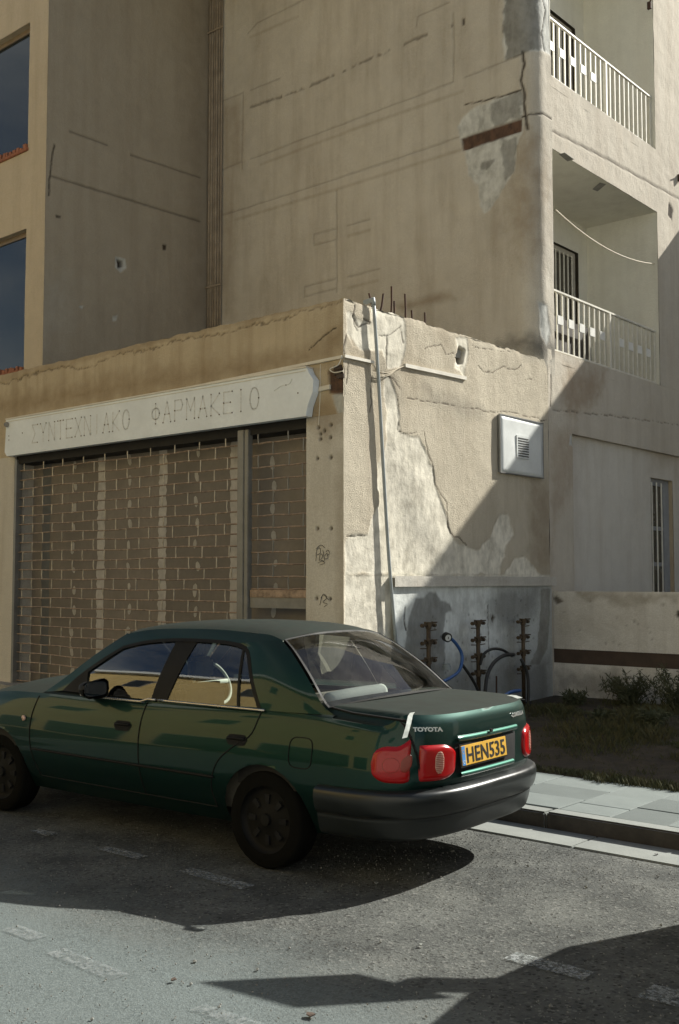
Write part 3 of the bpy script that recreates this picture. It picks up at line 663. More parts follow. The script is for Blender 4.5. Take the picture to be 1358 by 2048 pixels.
# --- recess wall (X = XC) and left wing front (Y = .65)
YW = .646
rc = [('crack', 'line', fx([(102, 352), (400, 443)], XC), {'w': .02, 'wob': .006, 'amt': .55}), ('crack', 'line', fx([(262, 310), (400, 355)], XC), {'w': .018, 'wob': .006, 'amt': .5}), ('crack', 'line', fx([(140, 263), (215, 290)], XC), {'w': .018, 'wob': .006, 'amt': .5}),
      ('crack', 'line', fx([(108, 290), (100, 352), (98, 390)], XC), {'w': .015}),
      ('patch', 'poly', fx([(232, 512), (250, 518), (252, 535), (240, 545), (230, 535)], XC), {'wob': .02}), ('crack', 'poly', fx([(236, 520), (246, 522), (247, 533), (238, 536)], XC), {'d': .08, 'wob': .01}),
      ('crack', 'poly', fx([(325, 488), (333, 490), (332, 500), (326, 500)], XC), {'wob': .01}), ('crack', 'poly', fx([(112, 430), (122, 432), (121, 436), (112, 435)], XC), {'wob': .01}),
      ('patch', 'poly', fx([(225, 632), (235, 630), (232, 642), (226, 642)], XC), {'wob': .01}), ('patch', 'poly', fx([(158, 612), (166, 612), (164, 618)], XC), {'wob': .01}),
      ('patch', 'poly', fx([(85, 560), (140, 570), (130, 640), (85, 690)], XC), {'amt': .25, 'soft': .3, 'wob': .2}), ('stain', 'poly', fx([(370, 0), (430, 0), (420, 640), (370, 640)], XC), {'amt': .6, 'soft': .3, 'wob': .1})]
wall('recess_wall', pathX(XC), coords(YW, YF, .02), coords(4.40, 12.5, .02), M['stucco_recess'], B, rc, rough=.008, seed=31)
XW1 = onY(48, 700, YW).x; WZ0 = 4.80; WZ1 = onY(57, 455, YW).z; WZ2 = onY(62, 292, YW).z; WZ3 = 10.0; XW0 = -9.6
wall('wing_wall', pathY(YW), coords(-10.5, XC, .05, (XW0, XW1)), coords(4.40, 12.5, .05, (WZ0, WZ1, WZ2, WZ3)), M['wing'], B, [], [(XW0, XW1, WZ0, WZ1), (XW0, XW1, WZ2, WZ3)], rough=.006, seed=33)
MB().box((-10.5, YW + .3, 4.4), (-10.4, 6, 12.5)).build('wing_end', M['wing'], B)
for z0, z1 in ((WZ0, WZ1), (WZ2, WZ3)):
    w = MB().box((XW0, YW + .10, z0), (XW0 + .06, YW + .16, z1)).box((XW1 - .05, YW + .10, z0), (XW1, YW + .16, z1)).box((XW0 + .06, YW + .10, z1 - .07), (XW1 - .05, YW + .16, z1)).box((XW0 + .06, YW + .10, z0), (XW1 - .05, YW + .16, z0 + .05)).build('window', M['winframe'], B)
    MB().box((XW0 + .06, YW + .12, z0 + .05), (XW1 - .05, YW + .13, z1 - .07)).build('pane', M['winglass'], w)
    MB().box((XW1, YW + .012, z0), (XW1 + .02, YW + .25, z1)).box((XW0, YW + .012, z1), (XW1 + .02, YW + .25, z1 + .02)).build('reveal', M['wing'], B)
    MB().box((XW0, YW - .03, z0 - .05), (XW1 + .02, YW + .2, z0 - .002)).build('sill', M['tile'], B, bevel=.008)
    for i in range(9): x = XW1 - .06 - i * .09 - random.random() * .03; MB().box((x, YW - .035, z0 - .02), (x + random.uniform(.04, .08), YW + .05, z0 + random.uniform(.01, .06))).build('broken_tile', M['tile'], B)
# --- corner pipes
for i, dx in enumerate((.05, .11, .165, .225, .28, .335)):
    x = XC + dx; r = (.022, .026, .018, .026, .02, .016)[i]
    MB().tube([(x, YF - .035, 4.4), (x + random.uniform(-.008, .008), YF - .04, 8.2), (x, YF - .035, 12.5)], r, 8).build('pipe', M['pipe'], B, smooth=True)
for py in (75, 580):
    z = onY(415, py, YF).z; MB().box((XC + .01, YF - .075, z), (XC + .38, YF - .068, z + .03)).build('pipe_clamp', M['pipe'], B)

# --- right facade with balconies
def a2(px_, py_): return onX(px_, py_, 0.)
YR = 7.49; PZ1 = 4.72; TZ1 = 7.43; PZ2 = 8.42; TZ2 = 11.6; BX = -1.2
YP = onX(1145, 900, 0).y; GZ = 3.68
rf = [('crack', 'line', fx([(1105, 262), (1200, 310), (1358, 398), (1500, 480)]), {'w': .016, 'wob': .004, 'amt': .8}),
      ('crack', 'poly', fx([(1338, 405), (1346, 420), (1344, 442), (1336, 430)]), {'wob': .02}), ('stain', 'poly', fx([(1130, 730), (1215, 740), (1200, 800), (1150, 830), (1120, 800)]), {'amt': .8, 'soft': .12, 'wob': .15}),
      ('stain', 'poly', fx([(1100, 860), (1150, 870), (1145, 960), (1110, 1060), (1100, 1140)]), {'amt': .6, 'soft': .12, 'wob': .1}), ('crack', 'line', fx([(1102, 735), (1101, 812)]), {'w': .010, 'wob': .005}), ('crack', 'line', fx([(1101, 820), (1160, 825), (1250, 835), (1358, 850)]), {'w': .006, 'wob': .02, 'amt': .6}),
      ('patch', 'poly', fx([(1140, 870), (1148, 868), (1148, 895), (1138, 890)]), {'wob': .02}), ('crack', 'poly', fx([(1088, 1030), (1093, 1030), (1090, 1052), (1085, 1048)]), {'wob': .01}),
      ('stain', 'poly', fx([(1105, 640), (1117, 640), (1117, 700), (1105, 700)]), {'amt': .5, 'soft': .1})]
zz = coords(0., 12.5, .025, (PZ1, TZ1, PZ2, TZ2, GZ)); 
wall('facade', pathX(0.), coords(YB, 12.5, .025, (YR, YP)), zz[zz >= PZ1 - .001], M['stucco_right'], B, rf, [(YB - .1, YR, PZ1, TZ1), (YB - .1, YR, PZ2, TZ2)], rough=.008, seed=41)
wall('facade_lower', pathX(0.), coords(4.06, 12.5, .02, (YP,)), coords(0, PZ1, .02, (GZ,)), M['stucco_right'], B, rf, [(YP, 12.6, -1, GZ)], rough=.008, seed=42)
XG = -.07; YG0 = onX(1303, 1060, XG).y; YG1 = YG0 + .80; GT = onX(1303, 955, XG).z
wall('ground_floor_wall', pathX(XG), coords(YP, 12.5, .02, (YG0, YG1)), coords(0, GZ, .02, (.9, GT)), M['stucco_ground'], B, [('stain', 'poly', fx([(1300, 870), (1358, 880), (1358, 950), (1300, 940)], XG), {'amt': .5, 'soft': .2})], [(YG0, YG1, .9, GT)], rough=.006, seed=43)
MB().quad((0, YP, 0), (XG, YP, 0), (XG, YP, GZ), (0, YP, GZ)).quad((0, YP, GZ), (XG, YP, GZ), (XG, 12.5, GZ), (0, 12.5, GZ)).build('wall_return', M['stucco_right'], B, fix=False)
# ground floor window
wi = MB()
wi.box((XG - .12, YG0, GT - .10), (XG - .07, YG1, GT)).box((XG - .12, YG0, .9), (XG - .07, YG0 + .04, GT - .10)).box((XG - .12, YG1 - .20, .9), (XG - .07, YG1, GT - .10))
for z_ in (1.95, 2.50): wi.box((XG - .115, YG0 + .04, z_), (XG - .075, YG1 - .20, z_ + .06))
w = wi.build('window', M['blueframe'], B)
MB().box((XG - .10, YG0, .9), (XG - .095, YG1, GT)).build('pane', M['doorpane'], w)
for y in (YG0 + .10, YG0 + .27, YG0 + .44): MB().tube([(XG - .03, y, .9), (XG - .03, y, GT - .06)], .012, 6).build('window_bar', M['rail'], w)
MB().box((XG - .25, YG1, .9), (XG - .01, YG1 + .02, GT)).box((XG - .25, YG0, GT), (XG - .01, YG1, GT + .02)).box((XG - .25, YG0 - .02, .9), (XG - .01, YG0, GT)).build('reveal', M['stucco_beam'], B)
# balcony boxes
for f0, f1 in ((PZ1, TZ1), (PZ2, TZ2)):
    fl = f0 - .15
    wall('balcony_end_wall', pathY(YR), coords(BX, -.004, .04), coords(fl, f1, .04), M['balcony_paint'], B, [], rough=.004, seed=51)
    wall('balcony_back_wall', pathX(BX), coords(YB, YR, .05, (5.1, 7.2)), coords(fl, f1, .05, (6.95 if f0 < 6 else 10.65,)), M['balcony_paint'], B, [], [(5.1, 7.2, fl - .1, 6.95 if f0 < 6 else 10.65)], rough=.004, seed=52)
    MB().quad((BX, YB, f1), (-.004, YB, f1), (-.004, YR, f1), (BX, YR, f1)).build('balcony_ceiling', M['balcony_paint'], B, fix=False)
    MB().quad((BX, YB, fl), (-.0, YB, fl), (-.0, YR, fl), (BX, YR, fl)).build('balcony_floor', M['concrete'], B, fix=False)
    MB().box((-.14, YB, fl), (-.012, YR, f0)).build('balcony_upstand', M['stucco_right'], B)
    MB().box((BX, YB - .02, fl), (-.004, YB - .002, f1)).build('balcony_return', M['balcony_paint'], B)
    t = 6.95 if f0 < 6 else 10.65
    d = MB()
    for y0, y1 in ((5.1, 5.16), (6.1, 6.16), (7.13, 7.2)): d.box((BX - .12, y0, fl), (BX - .06, y1, t))
    d.box((BX - .12, 5.16, t - .08), (BX - .06, 7.13, t)); dd = d.build('balcony_door', M['doorframe'], B)
    MB().box((BX - .10, 5.1, fl), (BX - .095, 7.2, t)).build('pane', M['doorpane'], dd)
    for y in np.arange(5.22, 7.1, .13): MB().tube([(BX - .03, y, fl), (BX - .03, y, t - .08)], .012, 6).build('door_bar', M['rail'], dd)
# damage under the balcony ceiling
for q in ([(1118, 308), (1130, 305), (1148, 318), (1135, 322)], [(1185, 378), (1200, 365), (1212, 368), (1195, 382)]):
    P = [onZ(*p, TZ1 - .004) for p in q]; MB().prism([tuple(p) for p in P], (0, 0, -.006)).build('spalled_plaster', M['concrete'], B)

def railing(z0, label, plates, lean=0.):
    r = empty('balcony_railing', (-.06, YB, z0), label=label, cat='railing', group=None)
    L = YR - YB - .03; H = .82
    MB().box((-.02, 0, H), (.02, L, H + .03)).build('top_rail', M['rail'], r, bevel=.004)
    MB().box((-.02, 0, .02), (.02, L, .045)).build('bottom_rail', M['rail'], r, bevel=.004)
    MB().box((-.02, L * .515, -.06), (.025, L * .515 + .05, H)).build('post', M['rail'], r, bevel=.004)
    n = 22; me = None
    for i in range(n):
        y = .03 + i * (L - .06) / (n - 1)
        if abs(y - L * .53) < .05: continue
        o = MB().box((-.008, y - .011, .045), (.008, y + .011, H)).build('bar', M['rail'], r)
        if lean: o.rotation_euler = (random.uniform(-lean, lean), 0, 0)
    for i in plates:
        y = .03 + (i + .5) * (L - .06) / (n - 1) ; MB().box((.009, y - .075, .40), (.014, y + .075, .52)).build('plate', M['railplate'], r, bevel=.002)
for z0_, y0_, y1_ in ((PZ1, 5.0, 6.0),): MB().box((-.62, y0_ - .35, z0_ - .15), (-.30, y1_ - .15, z0_ + .62)).build('storage_chest', M['darkframe'], label='dark storage chest standing on the lower balcony behind the railing', cat='chest', bevel=.01)
railing(PZ1, 'cream iron balcony railing of the lower balcony, above the beam with the stained plaster', (1, 3, 5, 7, 9, 13, 15, 17, 19))
railing(PZ2, 'cream iron balcony railing of the topmost balcony at the upper right', (0, 2, 4, 6, 8))
# washing line
c0 = onX(1112, 420, -.05); c1 = onX(1330, 528, -.05)
pts = [c0.lerp(c1, i / 14) - Vector((0, 0, .20 * 4 * (i / 14) * (1 - i / 14))) for i in range(15)]
MB().tube(pts, .008, 5).build('washing_line', M['cable'], label='pale washing line sagging across the opening of the lower balcony', cat='rope')
for px_, py_, c in ((1356, 352, 1), (1295, 8, 2)):
    p = onX(px_, py_, .0); MB().box((.0, p.y - .02, p.z - .09), (.06, p.y + .02, p.z + .02)).tube([(.03, p.y, p.z), (.10, p.y - .06, p.z + .04)], .012, 6).build('wall_bracket', M['rebar'], B)

# low wall in front of the ground floor
LW = empty('low_wall', (0, 0, 0), label='low plastered boundary wall with a brown band, beside the green verge', cat='wall')
LY = 4.12; LZ = onY(1200, 1183, LY).z; b0 = onY(1110, 1325, LY).z; b1 = onY(1110, 1297, LY).z; X1 = 7.5
lwf = [('stain', 'poly', fy([(1150, 1180), (1350, 1186), (1350, 1198), (1300, 1202), (1250, 1214), (1200, 1204), (1150, 1200)], LY), {'amt': .8, 'soft': .06, 'wob': .1}), ('crack', 'poly', fy([(1104, 1197), (1112, 1192), (1126, 1203), (1113, 1209)], LY), {'d': .02, 'wob': .004, 'amt': .8}),
       ('crack', 'poly', fy([(1352, 1222), (1362, 1222), (1362, 1240), (1353, 1232)], LY), {}), ('soot', 'poly', fy([(1110, 1340), (1245, 1345), (1240, 1400), (1110, 1380)], LY), {'amt': .5, 'soft': .1, 'wob': .15}),
       ('stain', 'poly', fy([(1105, 1210), (1160, 1200), (1260, 1220), (1250, 1290), (1105, 1290)], LY), {'amt': .35, 'soft': .2, 'wob': .2})]
for i in range(14):
    q0 = onY(random.uniform(1120, 1356), random.uniform(1200, 1290), LY); r = random.uniform(.006, .014); lwf.append(('crack', 'poly', [(q0.x + r * math.cos(q), q0.z + r * math.sin(q)) for q in (0, 1.3, 2.6, 3.9, 5.2)], {'wob': .004, 'amt': .7}))
wall('wall_face', pathY(LY), coords(.0, X1, .025), coords(b1, LZ, .02), M['lowwall'], LW, lwf, rough=.006, seed=61)
wall('band', pathY(LY + .014), coords(.0, X1, .04), coords(b0, b1, .03), M['mosaic'], LW, [], rough=.006, seed=62)
wall('wall_face', pathY(LY), coords(.0, X1, .025), coords(.0, b0, .02), M['lowwall'], LW, lwf, rough=.006, seed=63)
MB().box((.012, LY + .022, 0), (X1, LY + .16, LZ - .004)).build('wall_core', M['lowwall'], LW)
# --- closing walls behind what is seen
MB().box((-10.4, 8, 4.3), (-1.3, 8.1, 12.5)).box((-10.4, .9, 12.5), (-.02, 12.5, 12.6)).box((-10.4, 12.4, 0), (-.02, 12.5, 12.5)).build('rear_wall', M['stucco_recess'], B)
MB().box((-10.5, .35, 0), (-10.4, 12.5, 4.3)).box((-10.4, 8, 0), (-.6, 8.1, 4.28)).build('inner_wall', M['concrete'], B)

# ================================================================== SHOP FRONT
# sign
SXL = onY(10, 870, -.10).x; SXR = onY(612, 790, -.10).x; sz0 = onY(300, 874, -.10).z; sz1 = onY(300, 790, -.10).z
sg = empty('shop_sign', (0, 0, 0), label='long white shop sign board with ghost traces of removed Greek lettering', cat='sign')
poly = [(SXL + .05, sz0), (SXR, sz0), (SXR + .02, sz0 + .10), (SXR + .09, sz0 + .24), (SXR + .10, sz0 + .36), (SXR + .04, sz1 - .06), (SXR + .01, sz1), (SXL + .02, sz1), (SXL, sz1 - .06), (SXL + .02, sz1 - .12), (SXL, sz0 + .06)]
MB().prism([(x, -.10, z) for x, z in poly], (0, .09, 0)).build('board', M['sign'], sg)
MB().box((SXL + .02, -.112, sz1 + .001), (SXR + .01, -.002, sz1 + .018)).box((SXL + .02, -.106, sz1 - .032), (SXR, -.101, sz1 - .026)).build('edge_strip', M['trunk'], sg)
GL = {'Σ': [[(1, 1), (0, 1), (.55, .5), (0, 0), (1, 0)]], 'Υ': [[(0, 1), (.5, .5), (1, 1)], [(.5, .5), (.5, 0)]], 'Ν': [[(0, 0), (0, 1), (1, 0), (1, 1)]], 'Τ': [[(0, 1), (1, 1)], [(.5, 1), (.5, 0)]], 'Ε': [[(1, 1), (0, 1), (0, 0), (1, 0)], [(0, .5), (.8, .5)]],
      'Χ': [[(0, 0), (1, 1)], [(0, 1), (1, 0)]], 'Ι': [[(.5, 0), (.5, 1)]], 'Α': [[(0, 0), (.5, 1), (1, 0)], [(.22, .4), (.78, .4)]], 'Κ': [[(0, 0), (0, 1)], [(1, 1), (0, .45), (1, 0)]], 'Ρ': [[(0, 0), (0, 1), (.8, 1), (1, .75), (.8, .5), (0, .5)]],
      'Μ': [[(0, 0), (0, 1), (.5, .4), (1, 1), (1, 0)]], 'Ο': [[(.5 + .5 * math.cos(a), .5 + .5 * math.sin(a)) for a in np.linspace(0, 2 * math.pi, 17)]],
      'Φ': [[(.5, 0), (.5, 1)], [(.5 + .5 * math.cos(a), .5 + .28 * math.sin(a)) for a in np.linspace(0, 2 * math.pi, 17)]]}
def word(txt, pa, pb, zc):
    x0 = onY(pa, 840, -.1).x; x1 = onY(pb, 840, -.1).x; n = len(txt); H = .235; pit = (x1 - x0) / n
    for i, ch in enumerate(txt):
        l = MB(); d = MB(); w = pit * .66; X0 = x0 + pit * i + pit * .17; Z0 = zc - H / 2; hw = .0085
        for st in GL[ch]:
            P = [Vector((X0 + a * w, 0, Z0 + b * H)) for a, b in st]
            for p, q in zip(P, P[1:]):
                t = (q - p).normalized(); m = Vector((-t.z, 0, t.x)) * hw; e = t * hw * .5
                l.add([(v.x, -.1012, v.z) for v in (p - e - m, q + e - m, q + e + m, p - e + m)], [(0, 1, 2, 3)])
            for p in (P[0], P[-1]):
                if random.random() < .9: d.tube([(p.x, -.1012, p.z), (p.x, -.1055, p.z)], .008, 6)
        o = l.build('letter_trace', M['ghost'], sg, fix=False); d.build('fixing_hole', M['rebar'], o, kind='stuff')
word('ΣΥΝΤΕΧΝΙΑΚΟ', 62, 262, (sz0 + sz1) / 2 - .0); word('ΦΑΡΜΑΚΕΙΟ', 300, 522, (sz0 + sz1) / 2 + .015)
d = MB()
for x, y in ((572, 770), (596, 786), (18, 880), (18, 872), (45, 866)):
    p = onY(x, y, -.1); d.tube([(p.x, -.1005, p.z), (p.x, -.104, p.z)], .008, 6)
d.build('screw', M['rebar'], sg)
MB().tube(curve_pts([onY(x, y, -.103) for x, y in ((548, 782), (562, 772), (578, 768), (584, 758))], 5), .003, 4).build('scratch', M['ghost'], sg)
# soffit + partition behind the grilles
SB = .38
MB().box((XJ, .03, 3.30), (XP, .42, 3.42)).build('shutter_box', M['black'], B)
MB().box((XL, -.002, .0), (0, .42, GR + .02)).build('shop_step', M['concrete'], B) if False else None
MB().box((XJ - .5, -.25, .1), (-.52, .3, SB)).build('shop_step', M['concrete'], B, bevel=.015)
MB().box((XJ - .5, .02, .1), (0, .46, .2)).build('shop_step', M['concrete'], B)
pt = empty('partition', (0, 0, 0), label='grey brown plasterboard partition with pale filled joints behind the roller grilles', cat='partition')
YPT = .30
def sx(px_): return onY(px_, 1100, YPT).x
js = [XJ - .1, sx(202), sx(325), sx(471), sx(548) + 5]
ed = [XJ - .05, sx(92), sx(202), sx(325), sx(471), XP + .05]
for i in range(5): MB().box((ed[i] + .003, YPT, SB - .1), (ed[i + 1] - .003, YPT + .02, 3.35)).build('board', M['board' if i % 2 else 'board2'], pt)
def strip(pxc, w, mat, y=YPT):
    xc = sx(pxc); m = MB(); n = 60; rows = []
    for i in range(n + 1):
        z = SB + (3.3 - SB) * i / n; a = (random.random() - .5) * .03; b = (random.random() - .5) * .03
        rows.append([(xc - w + a, y - .003, z), (xc + w + b, y - .003, z)])
    m.grid(rows).build('joint_filler', mat, pt)
strip(202, .075, M['filler']); strip(325, .07, M['filler']); strip(471, .085, M['filler']); strip(92, .09, M['bluefiller'])
random.seed(5)
for pxc in (148, 258, 393, 548):
    z = .55
    while z < 3.25:
        xc = sx(pxc) + random.uniform(-.03, .03); n = 8; r = random.uniform(.03, .045); e = random.uniform(1.3, 2.1); tl = random.uniform(-.4, .4)
        P = [(xc + r * math.cos(a) * random.uniform(.8, 1.1) + tl * r * math.sin(a), YPT - .001, z + e * r * math.sin(a)) for a in np.linspace(0, 2 * math.pi, n, endpoint=False)]
        MB().prism(P, (0, -.004, 0)).build('filler_dab', M['dab'], pt); z += random.uniform(.24, .30)
# divider post
MB().box((XDL, -.01, SB), (XDL + .10, .09, 3.36)).box((XDL + .10, .0, SB), (XDR - .0, .07, 3.36)).build('guide_post', M['greysteel'], B, bevel=.006)
MB().box((XJ, .0, SB), (XJ + .05, .09, 3.36)).build('guide_rail', M['greysteel'], B)
# grilles
def grille(x0, x1, z0, z1, y, label, bottom=False, mb=M['rust'], ml=M['grille'], wob=.007, offs=0):
    r = empty('roller_grille', (x0, y, z0), label=label, cat='roller grille')
    rows = int((z1 - z0) / .121); dz = (z1 - z0) / rows; P = []
    for i in range(rows + 1):
        n = 14; ph = random.random() * 6
        zs = [i * dz + wob * math.sin(k * .9 + ph) * .6 + random.uniform(-wob, wob) * .5 for k in range(n + 1)]; P.append(zs)
        MB().tube([((x1 - x0) * k / n, 0, zs[k]) for k in range(n + 1)], .0095, 5).build('bar', mb, r)
    for i in range(rows):
        k = 0; x = .44 * (.5 if (i + offs) % 2 else 1.) - .12
        while x < x1 - x0 - .02:
            f = x / (x1 - x0) * 14; j = int(f); za = P[i][j] + (P[i][min(j + 1, 14)] - P[i][j]) * (f - j); zb = P[i + 1][j] + (P[i + 1][min(j + 1, 14)] - P[i + 1][j]) * (f - j)
            e = random.uniform(-.008, .008)
            MB().tube([(x, -.004, za - .004), (x + e, -.006, (za + zb) / 2), (x + e * .5, -.004, zb + .004)], .0085, 5).build('link', ml, r); x += .44 + random.uniform(-.015, .015)
    if bottom: MB().box((0, -.03, -.09), (x1 - x0, .02, -.01)).build('bottom_rail', mb, r, bevel=.005)
grille(XJ + .05, XDL, SB + .03, 3.33, .06, 'rusty wide roller grille with brick pattern links, lowered to the step', wob=.010)
GRZ = onY(550, 1178, .05).z
grille(XDR + .01, XP - .002, GRZ, 3.33, .05, 'narrow grey roller grille stopped halfway beside the pillar', True, M['rust'], M['greysteel'], .004, 1)
MB().box((XDR + .01, .03, GRZ - .20), (XP - .002, .05, GRZ - .02)).build('grille_slab', M['greysteel'], B)

# ================================================================== FIXTURES ON THE SIDE WALL
def onXl(p, x): return onX(*p, x)
# leaning pipe
pts = [onX(747, 601, .035), onX(757, 760, .04), onX(768, 960, .04), onX(778, 1120, .045), onX(793, 1300, .06)]
dp = empty('drain_pipe', (0, 0, 0), label='thin grey plastic pipe running down the sunlit side wall of the shop', cat='pipe')
MB().tube(curve_pts(pts, 4), .018, 10).build('tube', M['pvc'], dp, smooth=True)
MB().tube([pts[0] + Vector((-.12, 0, .0)), pts[0] + Vector((0, 0, .012)), pts[0] + Vector((0, 0, -.05))], .025, 10).build('elbow', M['pvc'], dp, smooth=True)
def trunking(label, segs, r=.016):
    o = empty('cable_trunking', (0, 0, 0), label=label, cat='trunking')
    for a, b in segs:
        a, b = Vector(a), Vector(b); d = (b - a).normalized(); n = Vector((0, -1, 0)) if abs(d.x) > abs(d.y) else Vector((1, 0, 0)); u = Vector((0, 0, 1))
        v = [p + u * su * r + n * (0.002 + sn * .022) for p in (a, b) for su, sn in ((-1, 0), (1, 0), (1, 1), (-1, 1))]
        MB().add(v, [(0, 1, 2, 3), (4, 7, 6, 5), (0, 4, 5, 1), (1, 5, 6, 2), (2, 6, 7, 3), (3, 7, 4, 0)]).build('duct', M['trunk'], o)
tz = onX(690, 713).z
trunking('white cable trunking wrapping round the corner of the shop above the pillar', [(onY(380, 776, -.02), onY(686, 714, -.0)), ((0.0, -.0, tz), onX(745, 725))], .015)
trunking('short length of white trunking ending in the middle of the side wall', [(onX(808, 731), onX(930, 757))], .02)
trunking('tiny white offcut of trunking on the pillar head', [(onY(640, 779), onY(662, 774))], .022)
cb = MB()
for dz in (0, .02, .035): cb.tube(curve_pts([onX(743, 724, .01) + Vector((0, 0, dz * .3)), onX(757, 742, .03) - Vector((0, 0, dz)), onX(775, 745, .03) - Vector((0, 0, dz)), onX(795, 738, .02), onX(810, 731, .012)], 5), .004, 5)
cb.build('cable', M['cable'], label='loose bunch of thin cables sagging between two pieces of trunking', cat='cable')
cc = MB(); cc.tube(curve_pts([onY(683, 716, -.01), onY(676, 730, -.03), onY(660, 738, -.03), onY(668, 745, -.02), onY(686, 742, -.01)], 5), .006, 5)
cc.tube([onY(641, 728, -.006), onY(640, 800, -.006), onY(637, 850, -.006)], .004, 5)
cc.build('cable', M['trunk'], label='tangled cable ends hanging at the broken pillar head', cat='cable')
for k, (a, b) in enumerate([((668, 735), (684, 732)), ((668, 745), (682, 743)), ((674, 752), (688, 750))]):
    p, q = onY(*a), onY(*b); MB().box((p.x, -.012, p.z - .03), (q.x, .01, p.z + .015)).build('brick', M['mosaic'], B, bevel=.004)
MB().tube([onY(13, 849, -.1), onY(13, 849, -.13)], .035, 10).build('sign_bolt', M['concrete'], sg)
# vent panel
vp = empty('vent_panel', (0, 0, 0), label='square white metal panel with a small louvre fixed to the side wall', cat='panel')
q = [onX(1003, 829, .055), onX(1092, 845, .055), onX(1088, 957, .055), onX(1000, 945, .055)]
ya, yb = (q[0].y + q[3].y) / 2, (q[1].y + q[2].y) / 2; za, zb = (q[2].z + q[3].z) / 2, (q[0].z + q[1].z) / 2
MB().box((.0, ya + .01, za + .01), (.030, yb - .01, zb - .01)).build('housing', M['greysteel'], vp)
rows = [[(.045 + .004 * math.sin(3.1 * u) * math.sin(3.1 * v) - .012 * u + .003 * math.sin(5 * v + 2 * u), ya + (yb - ya) * u, za + (zb - za) * v) for u in np.linspace(0, 1, 12)] for v in np.linspace(0, 1, 12)]
o = MB().grid(rows).build('sheet', M['white'], vp, smooth=True, fix=False); sm = o.modifiers.new('t', 'SOLIDIFY'); sm.thickness = .006; sm.offset = -1
MB().box((.025, ya, za), (.052, ya + .012, zb)).box((.015, yb - .012, za), (.036, yb, zb)).box((.02, ya + .012, za), (.048, yb - .012, za + .012)).box((.02, ya + .012, zb - .012), (.048, yb - .012, zb)).build('rim', M['greysteel'], vp)
ly0, ly1, lz0, lz1 = onX(1034, 900, .055).y, onX(1058, 900, .055).y, onX(1046, 917, .055).z, onX(1046, 872, .055).z
lv = MB().box((.045, ly0, lz0), (.056, ly1, lz1)).build('louvre', M['white'], vp)
for i in range(8):
    z = lz0 + (i + .7) * (lz1 - lz0) / 9; MB().box((.0565, ly0 + .03, z), (.061, ly1 - .012, z + .012)).build('slot', M['black'], lv)
# water manifolds
def manifold(px_, ytop, ybot, label, xo=.20, n=4):
    a = onX(px_, ytop, xo); b = onX(px_, ybot, xo); r = empty('water_manifold', (xo, a.y, b.z), label=label, cat='water manifold', group='brass water manifolds at the foot of the wall')
    H = a.z - b.z
    MB().tube([(0, 0, 0), (0, 0, H)], .024, 10).build('riser', M['brass'], r, smooth=True)
    for i in range(n):
        z = H - .02 - i * .185
        v = MB().tube([(0, -.115, z), (0, .115, z)], .011, 8).tube([(0, -.035, z), (0, .035, z)], .024, 8).tube([(0, 0, z - .035), (0, 0, z + .035)], .032, 10)
        for s in (-1, 1):
            v.tube([(0, s * .09, z), (0, s * .125, z)], .021, 6).tube([(0, s * .065, z - .005), (0, s * .065, z + .04)], .009, 6)
        vv = v.build('valve', M['brass'], r)
        for s in (-1, 1):
            MB().tube([(.01, s * .065, z + .03), (.05, s * .09, z + .032)], .007, 5).build('lever', M['brass'], vv)
            if random.random() < .6: MB().tube([(0, s * .04, z - .055), (0, s * .14, z - .05)], .006, 5).build('spindle', M['brass'], vv)
    return r
manifold(857, 1247, 1400, 'leftmost brass water manifold, beside the meter with the blue hose', n=4)
manifold(956, 1243, 1390, 'middle brass water manifold in front of the peeling wall', n=4)
manifold(1046, 1240, 1410, 'rightmost brass water manifold, partly wrapped by a black hose at the wall end', n=4)
def hose(label, pts, mat, r, name='hose'):
    return MB().tube(curve_pts([onX(x, y, d) for x, y, d in pts], 6), r, 8).build(name, mat, smooth=True, label=label, cat='hose')
hose('bright blue hose curving down from the water meter', [(898, 1273, .24), (914, 1290, .26), (924, 1312, .28), (919, 1340, .3), (900, 1356, .3), (870, 1370, .3)], M['blue'], .018)
hose('short end of blue hose lying behind the boot lid', [(1008, 1392, .5), (1022, 1384, .5), (1040, 1381, .5)], M['blue'], .02)
hose('black hose looping between the middle and the right manifold, upper one', [(960, 1330, .23), (968, 1308, .26), (985, 1298, .28), (1005, 1300, .27), (1024, 1312, .22)], M['rubber'], .016)
hose('black hose rising from the ground to the right manifold, lower one', [(970, 1385, .35), (975, 1350, .33), (988, 1325, .30), (1008, 1311, .27), (1028, 1309, .22)], M['rubber'], .021)
hose('black hose dropping from the right manifold to the verge', [(1042, 1318, .24), (1054, 1345, .28), (1057, 1375, .3), (1056, 1410, .3)], M['rubber'], .019)
hose('short black hose slanting behind the rear window of the car', [(925, 1330, .22), (938, 1348, .25), (950, 1368, .27), (958, 1385, .27)], M['rubber'], .017)
mt = empty('water_meter', onX(893, 1274, .24), label='round black water meter with a white dial face', cat='water meter')
c = onX(893, 1274, .24)
mt.rotation_euler = (0, .2, -.45)
MB().tube([(-.02, 0, 0), (.035, 0, 0)], [.05, .05], 16).build('body', M['rubber'], mt)
MB().tube([(.035, 0, 0), (.040, 0, 0)], [.034, .034], 16).build('dial', M['white'], mt)
MB().box((.0405, -.004, -.012), (.043, .004, .012)).build('counter', M['ink'], mt)
p = onX(893, 1340, .16); MB().tube([p, p + Vector((0, 0, .05))], .05, 12).tube([p + Vector((0, 0, .05)), p + Vector((0, 0, .07))], .038, 12).build('pipe_stub', M['pvc'], label='short capped grey pipe stub at the foot of the peeling wall', cat='pipe')
for x, lab in ((993, 'thin dark stake against the wall between two manifolds'),):
    a, b = onX(x, 1352, .1), onX(x, 1400, .1); MB().tube([b, a], .01, 6).build('stake', M['rebar'], label=lab, cat='stake')
